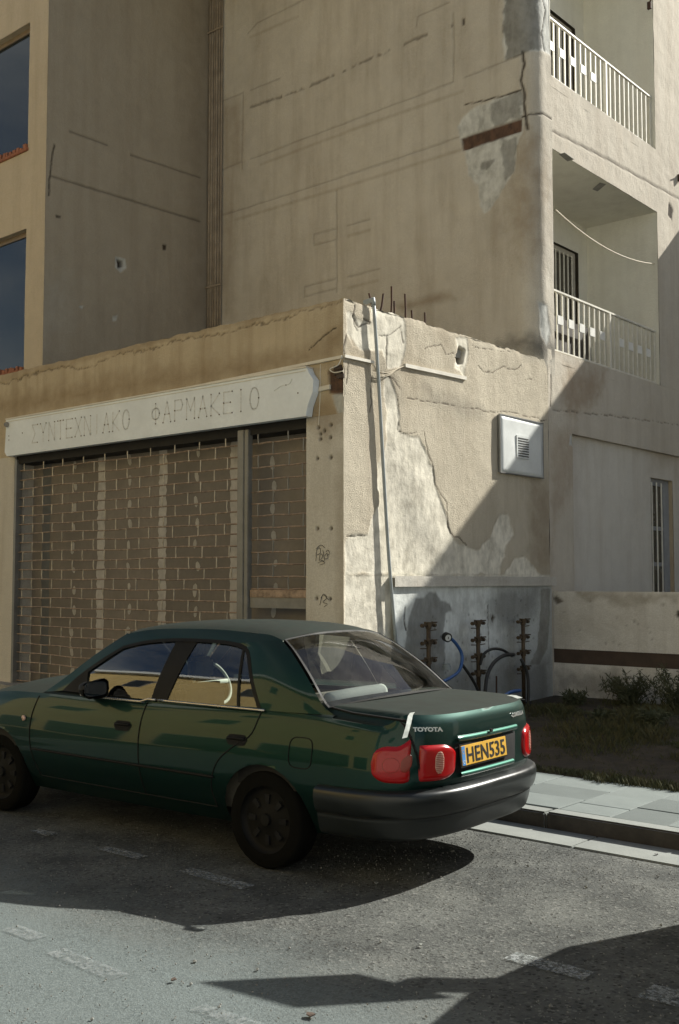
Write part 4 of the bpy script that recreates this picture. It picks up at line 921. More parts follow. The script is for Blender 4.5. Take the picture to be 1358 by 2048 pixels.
# litter on verge and road
def litter(px_, py_, z, mat, label, r=.02):
    p = onZ(px_, py_, z); v = [(p.x + r * math.cos(a) * random.uniform(.6, 1.3), p.y + r * math.sin(a) * random.uniform(.6, 1.3), p.z + .002 + random.uniform(0, r * .5)) for a in np.linspace(0, 6.28, 6, endpoint=False)]
    MB().prism(v, (0, 0, .004)).build('litter', mat, label=label, cat='litter')
litter(1163, 1437, .22, M['plateblue'], 'small pale blue scrap of litter lying in the dark verge', .025)
litter(622, 2031, .01, M['mosaic'], 'brown dry leaf lying on the sunlit asphalt, lower centre of the photo', .022)
litter(347, 1962, .01, M['mosaic'], 'tiny brown leaf on the asphalt left of the diamond shaped shadow', .014)
litter(753, 1768, .01, M['kerb'], 'pale pebble on the asphalt just outside the car shadow', .012)
litter(843, 1891, .01, M['kerb'], 'pale pebble on the asphalt above the diamond shaped shadow', .012)
litter(1312, 1710, .014, M['ink'], 'small black blob lying on the gutter stone', .012)
# ================================================================== THE CAR
CA = .05
CAR = empty('parked_car', (3.277, -2.522, .01), math.pi + CA, label='dusty dark green sedan parked in front of the shuttered shop', cat='car')
def P(sx_, ty, z): return (sx_, ty, z)
S1, S2, LEN = .62, 3.98, 4.58
def itp(x, xs, ys):
    return float(np.interp(x, xs, ys))
def sm(x, xs, ys):  # smooth interpolation
    x = np.clip(x, xs[0], xs[-1]); i = int(np.clip(np.searchsorted(xs, x) - 1, 0, len(xs) - 2)); n = len(xs)
    m = [(ys[min(k + 1, n - 1)] - ys[max(k - 1, 0)]) / (xs[min(k + 1, n - 1)] - xs[max(k - 1, 0)]) for k in (i, i + 1)]
    h = xs[i + 1] - xs[i]; t = (x - xs[i]) / h
    return (2 * t**3 - 3 * t**2 + 1) * ys[i] + (t**3 - 2 * t**2 + t) * h * m[0] + (-2 * t**3 + 3 * t**2) * ys[i + 1] + (t**3 - t**2) * h * m[1]
def zsh(s): return sm(s, [-.12, 0, .25, .7, 1.2, 2.1, 2.8, 3.3, 3.8, 4.3, 4.6], [.888, .890, .900, .925, .93, .91, .90, .90, .88, .78, .66])
def sst(x, a, b):
    t = min(1, max(0, (x - a) / (b - a))); return t * t * (3 - 2 * t)
def ztop(s, t):
    z = zsh(s)
    if s > .8: return z
    L = sm(s, [-.12, -.02, .2, .8], [.938, .948, .972, .985]); k = 1 - sst(abs(t), .635, .715)
    return z + (L - z) * k + .014 * (1 - min(1, abs(t) / .7) ** 2) * k
def zbt(s): return sm(s, [-.12, .4, .7, 1.4, 3.3, 3.9, 4.6], [.27, .27, .24, .22, .21, .22, .24])
def WS(s): return sm(s, [-.12, .62, 1.3, 2.2, 3.2, 3.9, 4.6], [.80, .815, .84, .845, .84, .82, .78])
def gv(v): return sm(v, [0, .15, .38, .62, .82, .93, 1.], [.86, .935, .995, 1.0, .972, .942, .912])
def rearS(v): return sm(v, [0, .12, .45, .55, .8, .95, 1.], [.16, .08, -.045, -.045, -.045, -.035, -.015])
NE = 3.3
def perim(q, v):
    """q 0..1 rear corner, 1..2 side, 2..3 front corner -> s, t"""
    g = gv(v)
    if q <= 1:
        th = q * math.pi / 2; sr = rearS(v); s = S1 - (S1 - sr) * abs(math.cos(th)) ** (2 / NE); return s, WS(S1) * g * abs(math.sin(th)) ** (2 / NE)
    if q <= 2:
        s = S1 + (S2 - S1) * (q - 1); return s, WS(s) * g
    th = (3 - q) * math.pi / 2; fr = LEN - .10 * v - .05 * (1 - v); s = S2 + (fr - S2) * abs(math.cos(th)) ** (2 / 2.6); return s, WS(S2) * g * abs(math.sin(th)) ** (2 / 2.6)
def sk(q, v, off=0., side=1):
    s, t = perim(q, v); z0, z1 = zbt(s), zsh(s); z = z0 + (z1 - z0) * v
    if off:
        e = 1e-3; s2, t2 = perim(min(q + e, 3), v); s3, t3 = perim(max(q - e, 0), v); ds, dt = s2 - s3, t2 - t3; L = math.hypot(ds, dt) or 1; s -= dt / L * off * -1 * -1 if False else dt / L * off * 1.; t += -ds / L * off * -1.
    return (s, side * t, z)
def sk_off(q, v, off, side=1):
    e = .004; s2, t2 = perim(min(q + e, 3), v); s3, t3 = perim(max(q - e, 0), v); ds, dt = s2 - s3, t2 - t3; L = math.hypot(ds, dt) or 1
    s, t = perim(q, v); z0, z1 = zbt(s), zsh(s)
    z1 = ztop(s, t * .95 + .05 * t); return (s - dt / L * off, side * (t + ds / L * off), z0 + (z1 - z0) * v)
def q_s(s):  # q on the straight side for a given s
    return 1 + (s - S1) / (S2 - S1)
def q_t(t, v):
    lo, hi = 0, 1
    for _ in range(40):
        m = (lo + hi) / 2
        if perim(m, v)[1] < t: lo = m
        else: hi = m
    return lo
def q_sc(s, v):
    if s >= S1: return q_s(s)
    lo, hi = 0, 1
    for _ in range(40):
        m = (lo + hi) / 2
        if perim(m, v)[0] < s: lo = m
        else: hi = m
    return lo
def v_z(s, z): return (z - zbt(s)) / (zsh(s) - zbt(s))
AR = [(1.07, .285), (3.74, .285)]; ARR = .335
def bodyside(side):
    qs = list(np.linspace(.0, 1, 56)) + list(np.linspace(1, 2, 92))[1:] + list(np.linspace(2, 3, 26))[1:]
    vs_ = list(np.linspace(0, .93, 34)) + [.955, .98, 1.]
    V = []; 
    for v in vs_:
        for q in qs: V.append(list(sk_off(q, v, 0, side)))
    nq = len(qs); V = np.array(V)
    F = {}
    def reg(s, z, t):
        if abs(t) < .66 and s < .4 and z > .60: return 'boot_lid'
        if s > LEN - .35 and z < .5: return 'front_bumper'
        if 2.15 < s < 3.32 and z > .30: return 'front_door'
        if 1.13 < s <= 2.15 and z > .30 and math.hypot(s - AR[0][0], z - AR[0][1]) > .40: return 'rear_door'
        return 'body'
    for cs, cz in AR:
        d = np.hypot(V[:, 0] - cs, V[:, 2] - cz); k = (d > ARR - .035) & (d < ARR) & (np.abs(V[:, 1]) > .5)
        V[k, 0] = cs + (V[k, 0] - cs) / d[k] * ARR; V[k, 2] = cz + (V[k, 2] - cz) / d[k] * ARR
    for i in range(len(vs_) - 1):
        for j in range(nq - 1):
            q = [i * nq + j, i * nq + j + 1, (i + 1) * nq + j + 1, (i + 1) * nq + j]; c = V[q].mean(0)
            if any(math.hypot(c[0] - a, c[2] - b) < ARR - .002 for a, b in AR) and abs(c[1]) > .5: continue
            F.setdefault(reg(c[0], c[2], c[1]), []).append(tuple(q if side < 0 else q[::-1]))
    return V, F
def submesh(V, F):
    use = sorted({i for f in F for i in f}); mp = {u: k for k, u in enumerate(use)}
    return [tuple(V[u]) for u in use], [tuple(mp[i] for i in f) for f in F]
lidb = MB(); bodyb = MB()
for side_ in (1, -1):
    V, F = bodyside(side_)
    for nm, ff in F.items():
        v_, f_ = submesh(V, ff)
        if nm == 'boot_lid': lidb.add(v_, f_)
        elif nm in ('body', 'front_bumper'): bodyb.add(v_, f_)
        else: MB().add(v_, f_).build(nm, M['paintg'], CAR, True, fix=False)
# decks
def deck(th_list, kind, tmax=1., smax=9, tmin=0):
    rows = []
    for q in th_list:
        s, t = perim(q, 1.); s_, t_ = s, t
        r = []
        for u in np.linspace(-1, 1, 61):
            cr = (1 - abs(u) ** 2.2)
            if kind == 'boot':
                z = ztop(s, u * t)
            else: z = zsh(s) + cr * (.085 if s < 3.9 else .085 * max(0, (4.6 - s) / .7) ** .6)
            r.append((s, u * t, z))
        rows.append(r)
    return rows
qdk = [q_t(x, 1.) for x in np.linspace(.0, .62, 14)] + list(np.linspace(q_t(.64, 1.), 1, 14)) + [q_s(s) for s in np.linspace(S1, .78, 5)[1:]]
rows = deck(qdk, 'boot'); inner = [r[3:-3] for r in rows]
lidb.grid([[p for p in r] for r in rows])
BL = lidb.build('boot_lid', M['paintg'], CAR, True, fix=False)
bm = bmesh.new(); bm.from_mesh(BL.data); bmesh.ops.remove_doubles(bm, verts=bm.verts, dist=.0008); bmesh.ops.recalc_face_normals(bm, faces=bm.faces); bm.to_mesh(BL.data); bm.free()
hq = [q_s(s) for s in np.linspace(3.12, S2, 14)] + list(np.linspace(2, 3, 22))[1:]
MB().grid(deck(hq, 'hood')).build('bonnet', M['paintg'], CAR, True)
# belt strip between body rim and the glass foot, sills under the C pillar
def gt_(s, z):
    dz = max(-.05, z - .93); w = .765 - .36 * dz - .46 * dz * dz - .035 * max(0, (s - 2.2) / 1.0) ** 2 - .05 * max(0, (1.5 - s) / .9) ** 2
    return w
for sd in (1, -1):
    ss = np.linspace(.6, 3.3, 50)
    bodyb.grid([[(s, sd * WS(s) * gv(1.), zsh(s)) for s in ss], [(s, sd * (gt_(s, .93) + .008), zsh(s) + .014) for s in ss], [(s, sd * (gt_(s, .93) - .05), zsh(s) + .016) for s in ss]])
BO = bodyb.build('body', M['paintg'], CAR, True, fix=False)
bm = bmesh.new(); bm.from_mesh(BO.data); bmesh.ops.remove_doubles(bm, verts=bm.verts, dist=.0006); bmesh.ops.recalc_face_normals(bm, faces=bm.faces); bm.to_mesh(BO.data); bm.free()
# greenhouse -------------------------------------------------
def G(s, z, sd, off=0.): return (s, sd * (gt_(s, z) + off), z)
def rs(pts, n):  # resample polyline
    P_ = [Vector((a, b, 0)) for a, b in pts]; C_ = curve_pts(P_, 6); L = [0]
    for a, b in zip(C_, C_[1:]): L.append(L[-1] + (b - a).length)
    out = []
    for k in range(n):
        d = L[-1] * k / (n - 1); i = min(max(0, int(np.searchsorted(L, d)) - 1), len(C_) - 2); f = (d - L[i]) / max(1e-9, L[i + 1] - L[i]); q = C_[i].lerp(C_[i + 1], min(1, f)); out.append((q.x, q.y))
    return out
def strip2(a, b, sd, off, n=24, m=6, bulge=0.):
    A_, B_ = rs(a, n), rs(b, n); rows = []
    for j in range(m + 1):
        t = j / m; o = off + bulge * math.sin(math.pi * t)
        rows.append([G(p[0] + (q[0] - p[0]) * t, p[1] + (q[1] - p[1]) * t, sd, o) for p, q in zip(A_, B_)])
    return rows
ROOFE = [(1.17, 1.352), (1.35, 1.392), (1.7, 1.408), (2.1, 1.404), (2.4, 1.388), (2.62, 1.352)]
WTOP = [(1.50, 1.320), (1.7, 1.334), (2.1, 1.332), (2.4, 1.305), (2.60, 1.262)]
SCR = [(1.17, 1.352), (1.04, 1.275), (.86, 1.14), (.70, .995), (.60, .94)]
WREAR = [(1.50, 1.320), (1.42, 1.295), (1.36, 1.24), (1.26, 1.10), (1.13, .935)]
WSC = [(2.62, 1.352), (2.85, 1.20), (3.10, 1.02), (3.30, .905)]
WFR = [(2.60, 1.262), (2.78, 1.155), (2.95, 1.04), (3.08, .93)]
for sd in (1, -1):
    MB().grid(strip2(SCR, WREAR, sd, .010, 24, 8, .012)).build('rear_pillar', M['paintg'], CAR, True)
    MB().grid(strip2(WTOP, [(1.38, 1.380), (1.7, 1.398), (2.1, 1.395), (2.4, 1.380), (2.62, 1.346)], sd, .010, 24, 4)).grid(strip2([(1.50, 1.320), (1.45, 1.31), (1.42, 1.295)], [(1.38, 1.385), (1.27, 1.377), (1.17, 1.352)], sd, .010, 6, 4)).build('roof_rail', M['paintg'], CAR, True)
    MB().grid(strip2(WFR, WSC, sd, .010, 20, 4)).build('front_pillar', M['paintg'], CAR, True)
    # black door frames
    fr = MB()
    fr.grid(strip2([(2.12, .925), (2.09, 1.325)], [(1.97, .925), (1.89, 1.330)], sd, .006, 8, 3))
    fr.grid(strip2([(1.335, .93), (1.47, 1.315)], [(1.315, .93), (1.45, 1.312)], sd, .007, 6, 2))
    fr.grid(strip2(WREAR, [(1.53, 1.30), (1.44, 1.28), (1.385, 1.235), (1.285, 1.095), (1.16, .935)], sd, .012, 16, 2))
    fr.grid(strip2(WTOP, [(a, b - .022) for a, b in WTOP], sd, .012, 20, 2))
    fr.grid(strip2([(2.60, 1.262), (2.78, 1.155), (2.95, 1.04), (3.08, .93)], [(2.55, 1.265), (2.75, 1.14), (2.91, 1.03), (2.98, .93)], sd, .012, 16, 2))
    fr.build('door_frame', M['trim'], CAR, True)
    MB().add([G(3.06, .93, sd, .014), G(2.80, .93, sd, .014), G(2.86, 1.09, sd, .014)], [(0, 1, 2)]).build('mirror_mount', M['trim'], CAR)
    for nm, a, b in (('front_window', [(2.10, .93), (2.08, 1.33)], [(3.06, .93), (2.60, 1.262)]), ('rear_window', [(1.335, .93), (1.47, 1.315)], [(1.99, .93), (1.91, 1.332)]), ('quarter_window', [(1.13, .935), (1.36, 1.24), (1.46, 1.312)], [(1.33, .93), (1.44, 1.24), (1.47, 1.315)])):
        top = strip2(a, b, sd, .0, 12, 10); MB().grid(top).build(nm, M['carglass'], CAR, True)
    for a, b in ((1.10, 2.04), (2.06, 2.84)):
        MB().tube([G(s, .935 - (.02 if s > 2.2 else .0) - (.0), sd, .020) for s in np.linspace(a, b, 12)], .0085, 6).build('chrome_strip', M['chrome'], CAR, True)
# roof
def rooft(s): return gt_(s, sm(s, [a for a, b in ROOFE], [b for a, b in ROOFE])) + .010
rr = []
for s in np.linspace(1.17, 2.62, 26):
    z0 = sm(s, [a for a, b in ROOFE], [b for a, b in ROOFE]); w = rooft(s); e = min(1, (s - 1.17) / .5, (2.62 - s) / .4)
    rr.append([(s + (-.05 if s < 1.3 else (.06 if s > 2.5 else 0)) * (1 - u * u) * (1 - e), u * (w + .003), z0 + .040 * (1 - abs(u) ** 2.6) - .014 * abs(u) ** 10) for u in np.linspace(-1, 1, 25)])
MB().grid(rr).build('roof', M['paintg'], CAR, True)
# rear screen and windscreen
def screen(edge, bow_top, bow_bot, crown, inset, n=20, zlow=None):
    E_ = rs(edge, n); rows = []
    for k, (s, z) in enumerate(E_):
        f = k / (n - 1); w = gt_(s, z) - inset; bow = bow_top + (bow_bot - bow_top) * f; cr = crown * (1 - f) + .028 * f
        rows.append([(s + bow * (1 - u * u), u * w, z + cr * (1 - abs(u) ** 2.4) * (1)) for u in np.linspace(-1, 1, 21)])
    return rows
SC2 = [(1.165, 1.350), (1.04, 1.277), (.86, 1.142), (.71, 1.005), (.665, .972)]
rws = screen(SC2, -.05, -.09, .040, .012)
MB().grid(rws).build('rear_screen', M['rearglass'], CAR, True)
# black seal round the rear screen
def ringstrip(rows, w0, off, name, mat):
    n, m = len(rows), len(rows[0]); C = [[Vector(p) for p in r] for r in rows]
    loop = [C[0][j] for j in range(m)] + [C[i][m - 1] for i in range(1, n)] + [C[n - 1][j] for j in range(m - 2, -1, -1)] + [C[i][0] for i in range(n - 2, 0, -1)]
    cen = sum(loop, Vector()) / len(loop); nrm = (C[0][m // 2] - C[n - 1][m // 2]).cross(C[n // 2][0] - C[n // 2][m - 1]).normalized()
    if nrm.z < 0: nrm = -nrm
    inn = []
    for p in loop:
        d = (cen - p); d.normalize(); inn.append(p + d * w0 + nrm * off)
    out = [p + nrm * off for p in loop]; out.append(out[0]); inn.append(inn[0])
    return MB().grid([[tuple(p) for p in out], [tuple(p) for p in inn]]).build(name, mat, CAR)
ringstrip(rws, .022, .004, 'screen_seal', M['trim'])
wsr = screen([(a, b + .0) for a, b in WSC], .05, .14, .040, .01)
MB().grid(wsr).build('windscreen', M['carglass'], CAR, True)
MB().grid([[(s_, u * t_, z_) for u in np.linspace(-1, 1, 9)] for s_, t_, z_ in ((3.05, .72, .90), (3.25, .72, .905), (3.5, .74, .90))]).build('scuttle', M['trim'], CAR)
# interior
it = MB().box((1.0, -.72, .22), (3.2, .72, .26)).box((3.0, -.70, .3), (3.3, .70, .86)).build('cabin_floor', M['intdark'], CAR)
MB().box((.70, -.60, .90), (1.18, .60, .93)).build('parcel_shelf', M['int'], CAR)
MB().box((1.10, -.62, .30), (1.75, .62, .58)).box((1.12, -.60, .5), (1.26, .60, .98)).build('rear_seat', M['int'], CAR, bevel=.04)
for sd in (1, -1):
    b = MB().box((2.0, sd * .15, .32), (2.55, sd * .62, .58)).box((1.98, sd * .17, .55), (2.10, sd * .60, 1.02)).build('front_seat', M['int'], CAR, bevel=.04)
    MB().box((2.00, sd * .27, 1.04), (2.08, sd * .50, 1.20)).build('headrest', M['int'], b, bevel=.03)
    MB().grid([[(s, sd * (.70), .30) for s in (1.1, 2, 3.1)], [(s, sd * (.735 - .03 * (s > 3)), .90) for s in (1.1, 2, 3.1)]]).build('door_card', M['int'], CAR, fix=False)
wc = Vector((2.66, -.36, .93)); st = MB(); nr = Vector((.86, 0, -.5)).normalized(); u_ = Vector((0, 1, 0)); w_ = nr.cross(u_)
st.tube([wc + (u_ * math.cos(a) + w_ * math.sin(a)) * .185 for a in np.linspace(0, 2 * math.pi, 33)], .013, 8, False)
st.tube([wc - u_ * .17, wc + u_ * .17], .018, 6).tube([wc, wc + w_ * .17 * (1 if w_.z < 0 else -1)], .018, 6).build('steering_wheel', M['roll'], CAR, True)
# bumper
def bump_pt(q, v, sd): 
    z = .262 + .292 * v; prof = sm(v, [0, .05, .2, .40, .46, .52, .72, .88, .96, 1.], [-.06, -.025, -.004, .010, .010, .032, .050, .050, .034, -.01])
    s, t = perim(q, .48); e = .004; s2, t2 = perim(min(q + e, 3), .48); s3, t3 = perim(max(q - e, 0), .48); ds, dt = s2 - s3, t2 - t3; L = math.hypot(ds, dt)
    return (s - dt / L * prof, sd * (t + ds / L * prof), z - .02 * max(0, 1 - q) * 0 + .012 * (1 - q if q < 1 else 0))
def build_bumper():
    m = MB(); vv = np.linspace(0, 1, 30); qq = list(np.linspace(0, 1, 40)) + [q_s(.64)]
    rows = [[bump_pt(q, v, -1) for q in qq[::-1]] + [bump_pt(q, v, 1) for q in qq[1:]] for v in vv]
    m.grid(rows); inn = [(s + .06 if abs(t) < .6 else s, t * .95, z) for s, t, z in rows[-1]]; m.grid([rows[-1], inn])
    return m.build('rear_bumper', M['bumper'], CAR, True)
RB = build_bumper()
MB().tube([bump_pt(q, .463, -1) for q in np.linspace(1, 0, 40)] + [bump_pt(q, .463, 1) for q in np.linspace(0, 1, 40)[1:]], .004, 5).build('bumper_groove', M['darkline'], CAR)
MB().box((.25, -.50, .22), (.6, .50, .30)).box((.35, -.45, .2), (4.2, .45, .27)).build('underside', M['intdark'], CAR)
# shut lines
def line_on(pts, off=.0015, r=.0035, sd=1):
    return [sk_off(q_sc(s, v_z(s, z)), v_z(s, z), off, sd) for s, z in pts]
for sd in (1, -1):
    MB().tube(line_on(rs([(2.15, .91), (2.16, .75), (2.15, .55), (2.13, .31)], 14), sd=sd), .0045, 5).build('panel_gap', M['darkline'], CAR)
    MB().tube(line_on(rs([(1.13, .925), (1.15, .83), (1.19, .77), (1.31, .70), (1.43, .60), (1.49, .45), (1.48, .31)], 24), sd=sd), .0045, 5).build('panel_gap', M['darkline'], CAR)
    MB().tube(line_on(rs([(3.31, .88), (3.34, .7), (3.32, .5), (3.26, .31)], 14), sd=sd), .0045, 5).build('panel_gap', M['darkline'], CAR)
    MB().tube(line_on([(s, .31) for s in np.linspace(1.48, 3.26, 30)], sd=sd), .004, 5).build('panel_gap', M['darkline'], CAR)
    MB().tube(line_on([(s, .505) for s in np.linspace(1.46, 3.30, 30)], .004, sd=sd), .009, 6).build('side_moulding', M['trim'], CAR, True)
    # boot lid gap from the deck down past the lights
    g0 = [(.66, .66, ztop(.66, .66) - .010), (.5, .672, ztop(.5, .672) - .010), (.2, .672, ztop(.2, .672) - .01), (.09, .668, ztop(.09, .668) - .012)]
    MB().tube([(a, sd * b, c + .012) for a, b, c in g0] + [sk_off(q_t(t, v), v, .002, sd) for t, v in [(.668, .99), (.665, .95), (.66, .85), (.645, .7), (.63, .55), (.62, .50)]], .0075, 6).build('panel_gap', M['darkline'], CAR)
# lights
def lens(qa, qb, va, vb, mat, name, sd, roundA=True, roundB=False, dome=.016, n=18, parent=CAR, base=.004, p=2.6):
    rows = []
    for i in range(n + 1):
        a = -1 + 2 * i / n; h = 1.
        if a < 0 and roundA: h = (1 - abs(a) ** p) ** (1 / p)
        if a > 0 and roundB: h = (1 - abs(a) ** p) ** (1 / p)
        r = []
        for j in range(n + 1):
            b = -1 + 2 * j / n; q = qa + (qb - qa) * (a + 1) / 2; v = (va + vb) / 2 + (vb - va) / 2 * b * max(h, .02)
            ea = (1 - max(0, (abs(a) - .7) / .3) ** 3) ; eb = (1 - max(0, (abs(b) - .6) / .4) ** 3)
            r.append(sk_off(q, v, base + dome * ea * eb - (.006 if (j in (0, n) or i in (0, n)) else 0), sd))
        rows.append(r)
    return MB().grid(rows).build(name, mat, parent, True)
for sd in (1, -1):
    v2 = lambda z, t: (z - zbt(0)) / (ztop(0., t) - zbt(0))
    va, vb = v2(.592, .74), v2(.792, .74)
    L1 = lens(q_sc(.29, .7), q_t(.672, .7), va, vb, M['redlens'], 'tail_light', sd, True, False)
    for rr_ in (.045,):
        qc, vc = q_sc(.29, .7) * .5 + q_t(.672, .7) * .5, (va + vb) / 2
        MB().tube([sk_off(qc + rr_ * 1.25 * math.cos(a), vc + rr_ * 1.45 * math.sin(a), .0195, sd) for a in np.linspace(0, 2 * math.pi, 25)], .0016, 4, False).build('lens_ring', M['amber'], L1)
    indv = (va + .09, vb - .09); va, vb = v2(.600, .5), v2(.800, .5)
    L2 = lens(q_t(.39, .7), q_t(.635, .7), va, vb, M['redlens'], 'tail_light', sd, True, False)
    # reversing lamp with ribs
    qa, qb = q_t(.495, .7), q_t(.555, .7); rl = lens(qa, qb, va + .05, vb - .04, M['clear'], 'reversing_lamp', sd, True, True, .006, parent=L2, base=.0175, p=2.)
    for k in range(13):
        f = -.88 + 1.76 * k / 12; hw = math.sqrt(1 - f * f) * .92; vm = (va + .05 + vb - .04) / 2 + (vb - va - .09) / 2 * f; qm = (qa + qb) / 2; dq = (qb - qa) / 2 * hw
        MB().tube([sk_off(qm - dq, vm, .0245, sd), sk_off(qm, vm, .0255, sd), sk_off(qm + dq, vm, .0245, sd)], .0022, 4).build('rib', M['amber'], rl)
    lens(q_sc(.14, .7), q_sc(.09, .7), indv[0], indv[1], M['amber'], 'indicator_lens', sd, True, True, .001, base=.0195, p=2.)
    
    # handles, fuel flap, side indicator, mirror
    for s0 in (1.28, 2.33):
        h = MB(); rows = []
        for i in range(9):
            a = -1 + i / 4; w = (1 - abs(a) ** 4) ** .25
            rows.append([sk_off(q_s(s0 + .085 * a), v_z(s0, .748 + .033 * b * max(w, .05)), .0035, sd) for b in np.linspace(-1, 1, 5)])
        hh = h.grid(rows).build('door_handle', M['darkline'], CAR, True)
        MB().tube([sk_off(q_s(s0 + x), v_z(s0, .758), .010, sd) for x in (-.07, -.02, .02, .07)], .009, 6).build('grip', M['trim'], hh, True)
    for a in [(3.42, .715)]:
        MB().tube([sk_off(q_s(a[0]), v_z(a[0], a[1]), .0, sd), sk_off(q_s(a[0]), v_z(a[0], a[1]), .012, sd)], .02, 10).build('side_indicator', M['clear'], CAR, True)
    mc = Vector((2.60, sd * .88, .985)); mb = MB(); rows = []
    for i in range(9):
        a = i / 8; k = math.sin(math.pi * (.5 + a * .48)) ** .6; rows.append([(mc.x - .05 + .13 * a, mc.y + .115 * math.copysign(abs(math.cos(t)) ** .55, math.cos(t)) * k, mc.z + (.070 if math.cos(t) < 0 else .055) * math.copysign(abs(math.sin(t)) ** .55, math.sin(t)) * k) for t in np.linspace(0, 2 * math.pi, 17)])
    mm = mb.grid(rows).tube([(2.64, sd * .86, .94), (2.72, sd * .76, .93)], [.035, .03], 8).build('wing_mirror', M['trim'], CAR, True)
    MB().add([(mc.x - .047, mc.y + .098 * math.copysign(abs(math.cos(t)) ** .55, math.cos(t)), mc.z + .050 * math.copysign(abs(math.sin(t)) ** .55, math.sin(t))) for t in np.linspace(0, 2 * math.pi, 16, endpoint=False)], [tuple(range(16))]).build('mirror_glass', M['winglass'], mm)
fl = []
for a in np.linspace(0, 2 * math.pi, 33):
    c, s_ = math.cos(a), math.sin(a); k = 1 / (abs(c) ** 4 + abs(s_) ** 4) ** .25; s0 = .78 + .085 * c * k; z0 = .715 + .088 * s_ * k
    fl.append(sk_off(q_s(s0), v_z(s0, z0), .002, 1))
MB().tube(fl, .003, 5, False).build('fuel_flap', M['darkline'], CAR)
# plate, garnish, recess
def rp(t, z, off=0.):  # point on the rear face
    v = v_z(.1, z); q = q_t(abs(t), v); v = (z - zbt(.1)) / (ztop(.1, t) - zbt(.1)); p_ = sk_off(q, v, off, 1 if t >= 0 else -1); return Vector(p_)
def rearpatch(t0, t1, z0, z1, off, mat, name, n=16, m=6, bow=0, parent=CAR):
    rows = [[tuple(rp(t0 + (t1 - t0) * j / n, z0 + (z1 - z0) * i / m, off + bow * math.sin(math.pi * i / m) - (.0 if 0 < i < m else .004))) for j in range(n + 1)] for i in range(m + 1)]
    return MB().grid(rows).build(name, mat, parent, True)
rearpatch(-.28, .395, .625, .815, .003, M['darkline'], 'plate_recess')
gr_ = rearpatch(-.28, .37, .815, .85, .012, M['paint_clean'], 'plate_garnish', 20, 8, .009)
rearpatch(-.24, .36, .61, .64, .010, M['paint_clean'], 'plate_lip', 20, 6, .007)
MB().tube([rp(.06, .853, .022), rp(.06, .853, .034)], .012, 8).build('boot_lock', M['ink'], CAR)
PX = min(rp(t, .73, .0).x for t in (-.18, .34, .08)) - .012
pn = empty('number_plate', (PX, .115, .722)); pn.parent = CAR; pn.rotation_euler = (0, .10, 0)
MB().box((0, -.26, -.057), (.006, .26, .057)).build('plate_board', M['plate'], pn, bevel=.002)
MB().box((-.001, .222, -.054), (.0, .257, .054)).build('country_band', M['plateblue'], pn)
UX, UZ = (0, -1, 0), (0, 0, 1)
textmesh('characters', 'HEN535', .122, (-.0005, .213, -.043), UX, UZ, M['ink'], pn, .002, sx=1.04, space=1.04, bold=.0016)
textmesh('characters', 'CY', .026, (-.0012, .252, -.044), UX, UZ, M['white'], pn, .001)
dd = MB()
for a in np.linspace(0, 2 * math.pi, 12, endpoint=False): y0, z0 = .240 + .011 * math.cos(a), .022 + .011 * math.sin(a); dd.box((-.002, y0 - .0016, z0 - .0016), (-.001, y0 + .0016, z0 + .0016))
dd.build('stars', M['plate'], pn, kind='stuff')
for y, z in ((.10, .038), (-.10, .038)): MB().tube([(-.001, y, z), (-.006, y, z)], .006, 8).build('screw', M['ink'], pn)
MB().box((.004, -.27, -.066), (.010, .27, .066)).build('plate_holder', M['trim'], pn)
# badges
pb = rp(.62, .885, .004); pb2 = rp(.52, .885, .004); ux = (pb2 - pb).normalized()
textmesh('badge', 'TOYOTA', .032, tuple(pb), tuple(ux), (.12, 0, 1), M['badge'], CAR, .004, bold=.0016, sx=1.35)
pb = rp(-.235, .895, .005); pb2 = rp(-.40, .895, .005); ux = (pb2 - pb).normalized()
textmesh('badge', 'COROLLA', .034, tuple(pb), tuple(ux), (.12, 0, 1), M['badge'], CAR, .004, bold=.0014, sx=1.2)
# tape strips
MB().grid([[(a, b + w, c) for w in (0, .05)] for a, b, c in ((.14, .56, ztop(.14, .56) + .004), (.12, .60, ztop(.12, .6) + .005), (.10, .64, ztop(.1, .64) + .006), (.085, .68, ztop(.08, .68) + .008), (.075, .715, .893), (.07, .742, .86))]).build('tape', M['tape'], CAR)
MB().grid([[(a, b + w, c) for w in (0, .07)] for a, b, c in ((.15, -.60, ztop(.15, .6) + .004), (.11, -.59, ztop(.11, .6) + .008), (.06, -.58, ztop(.06, .6) + .004))]).build('tape', M['tape'], CAR)
# wheels
for (cx, cz) in AR:
    for sd in (1, -1):
        wh = empty('wheel', (cx, sd * .715, cz + .0)); wh.parent = CAR
        ty = MB(); prof = [(.20, -.085), (.275, -.09), (.290, -.07), (.293, 0), (.290, .07), (.275, .09), (.20, .085)]
        rows = [[(r * math.cos(a), y, r * math.sin(a)) for r, y in prof] for a in np.linspace(0, 2 * math.pi, 33)]
        ty.grid(rows).build('tyre', M['tyre'], wh, True)
        rm = MB(); yy = .06 * sd
        rm.grid([[(r * math.cos(a), y * sd, r * math.sin(a)) for r, y in ((.205, .08), (.19, .05), (.17, .045), (.07, .06), (.03, .07), (.0, .07))] for a in np.linspace(0, 2 * math.pi, 33)])
        ro = rm.build('rim', M['rimm'], wh, True)
        hb = MB()
        for k in range(8):
            a0 = k * math.pi / 4; P_ = [(r * math.cos(a0 + d), .0655 * sd, r * math.sin(a0 + d)) for r, d in ((.095, -.14), (.095, .14), (.150, .12), (.150, -.12))]
            hb.prism(P_, (0, -.012 * sd, 0))
        hb.build('slot', M['darkline'], ro, kind='stuff')
        MB().tube([(0, .06 * sd, 0), (0, .085 * sd, 0)], [.04, .034], 14).build('hub_cap', M['trim'], ro)
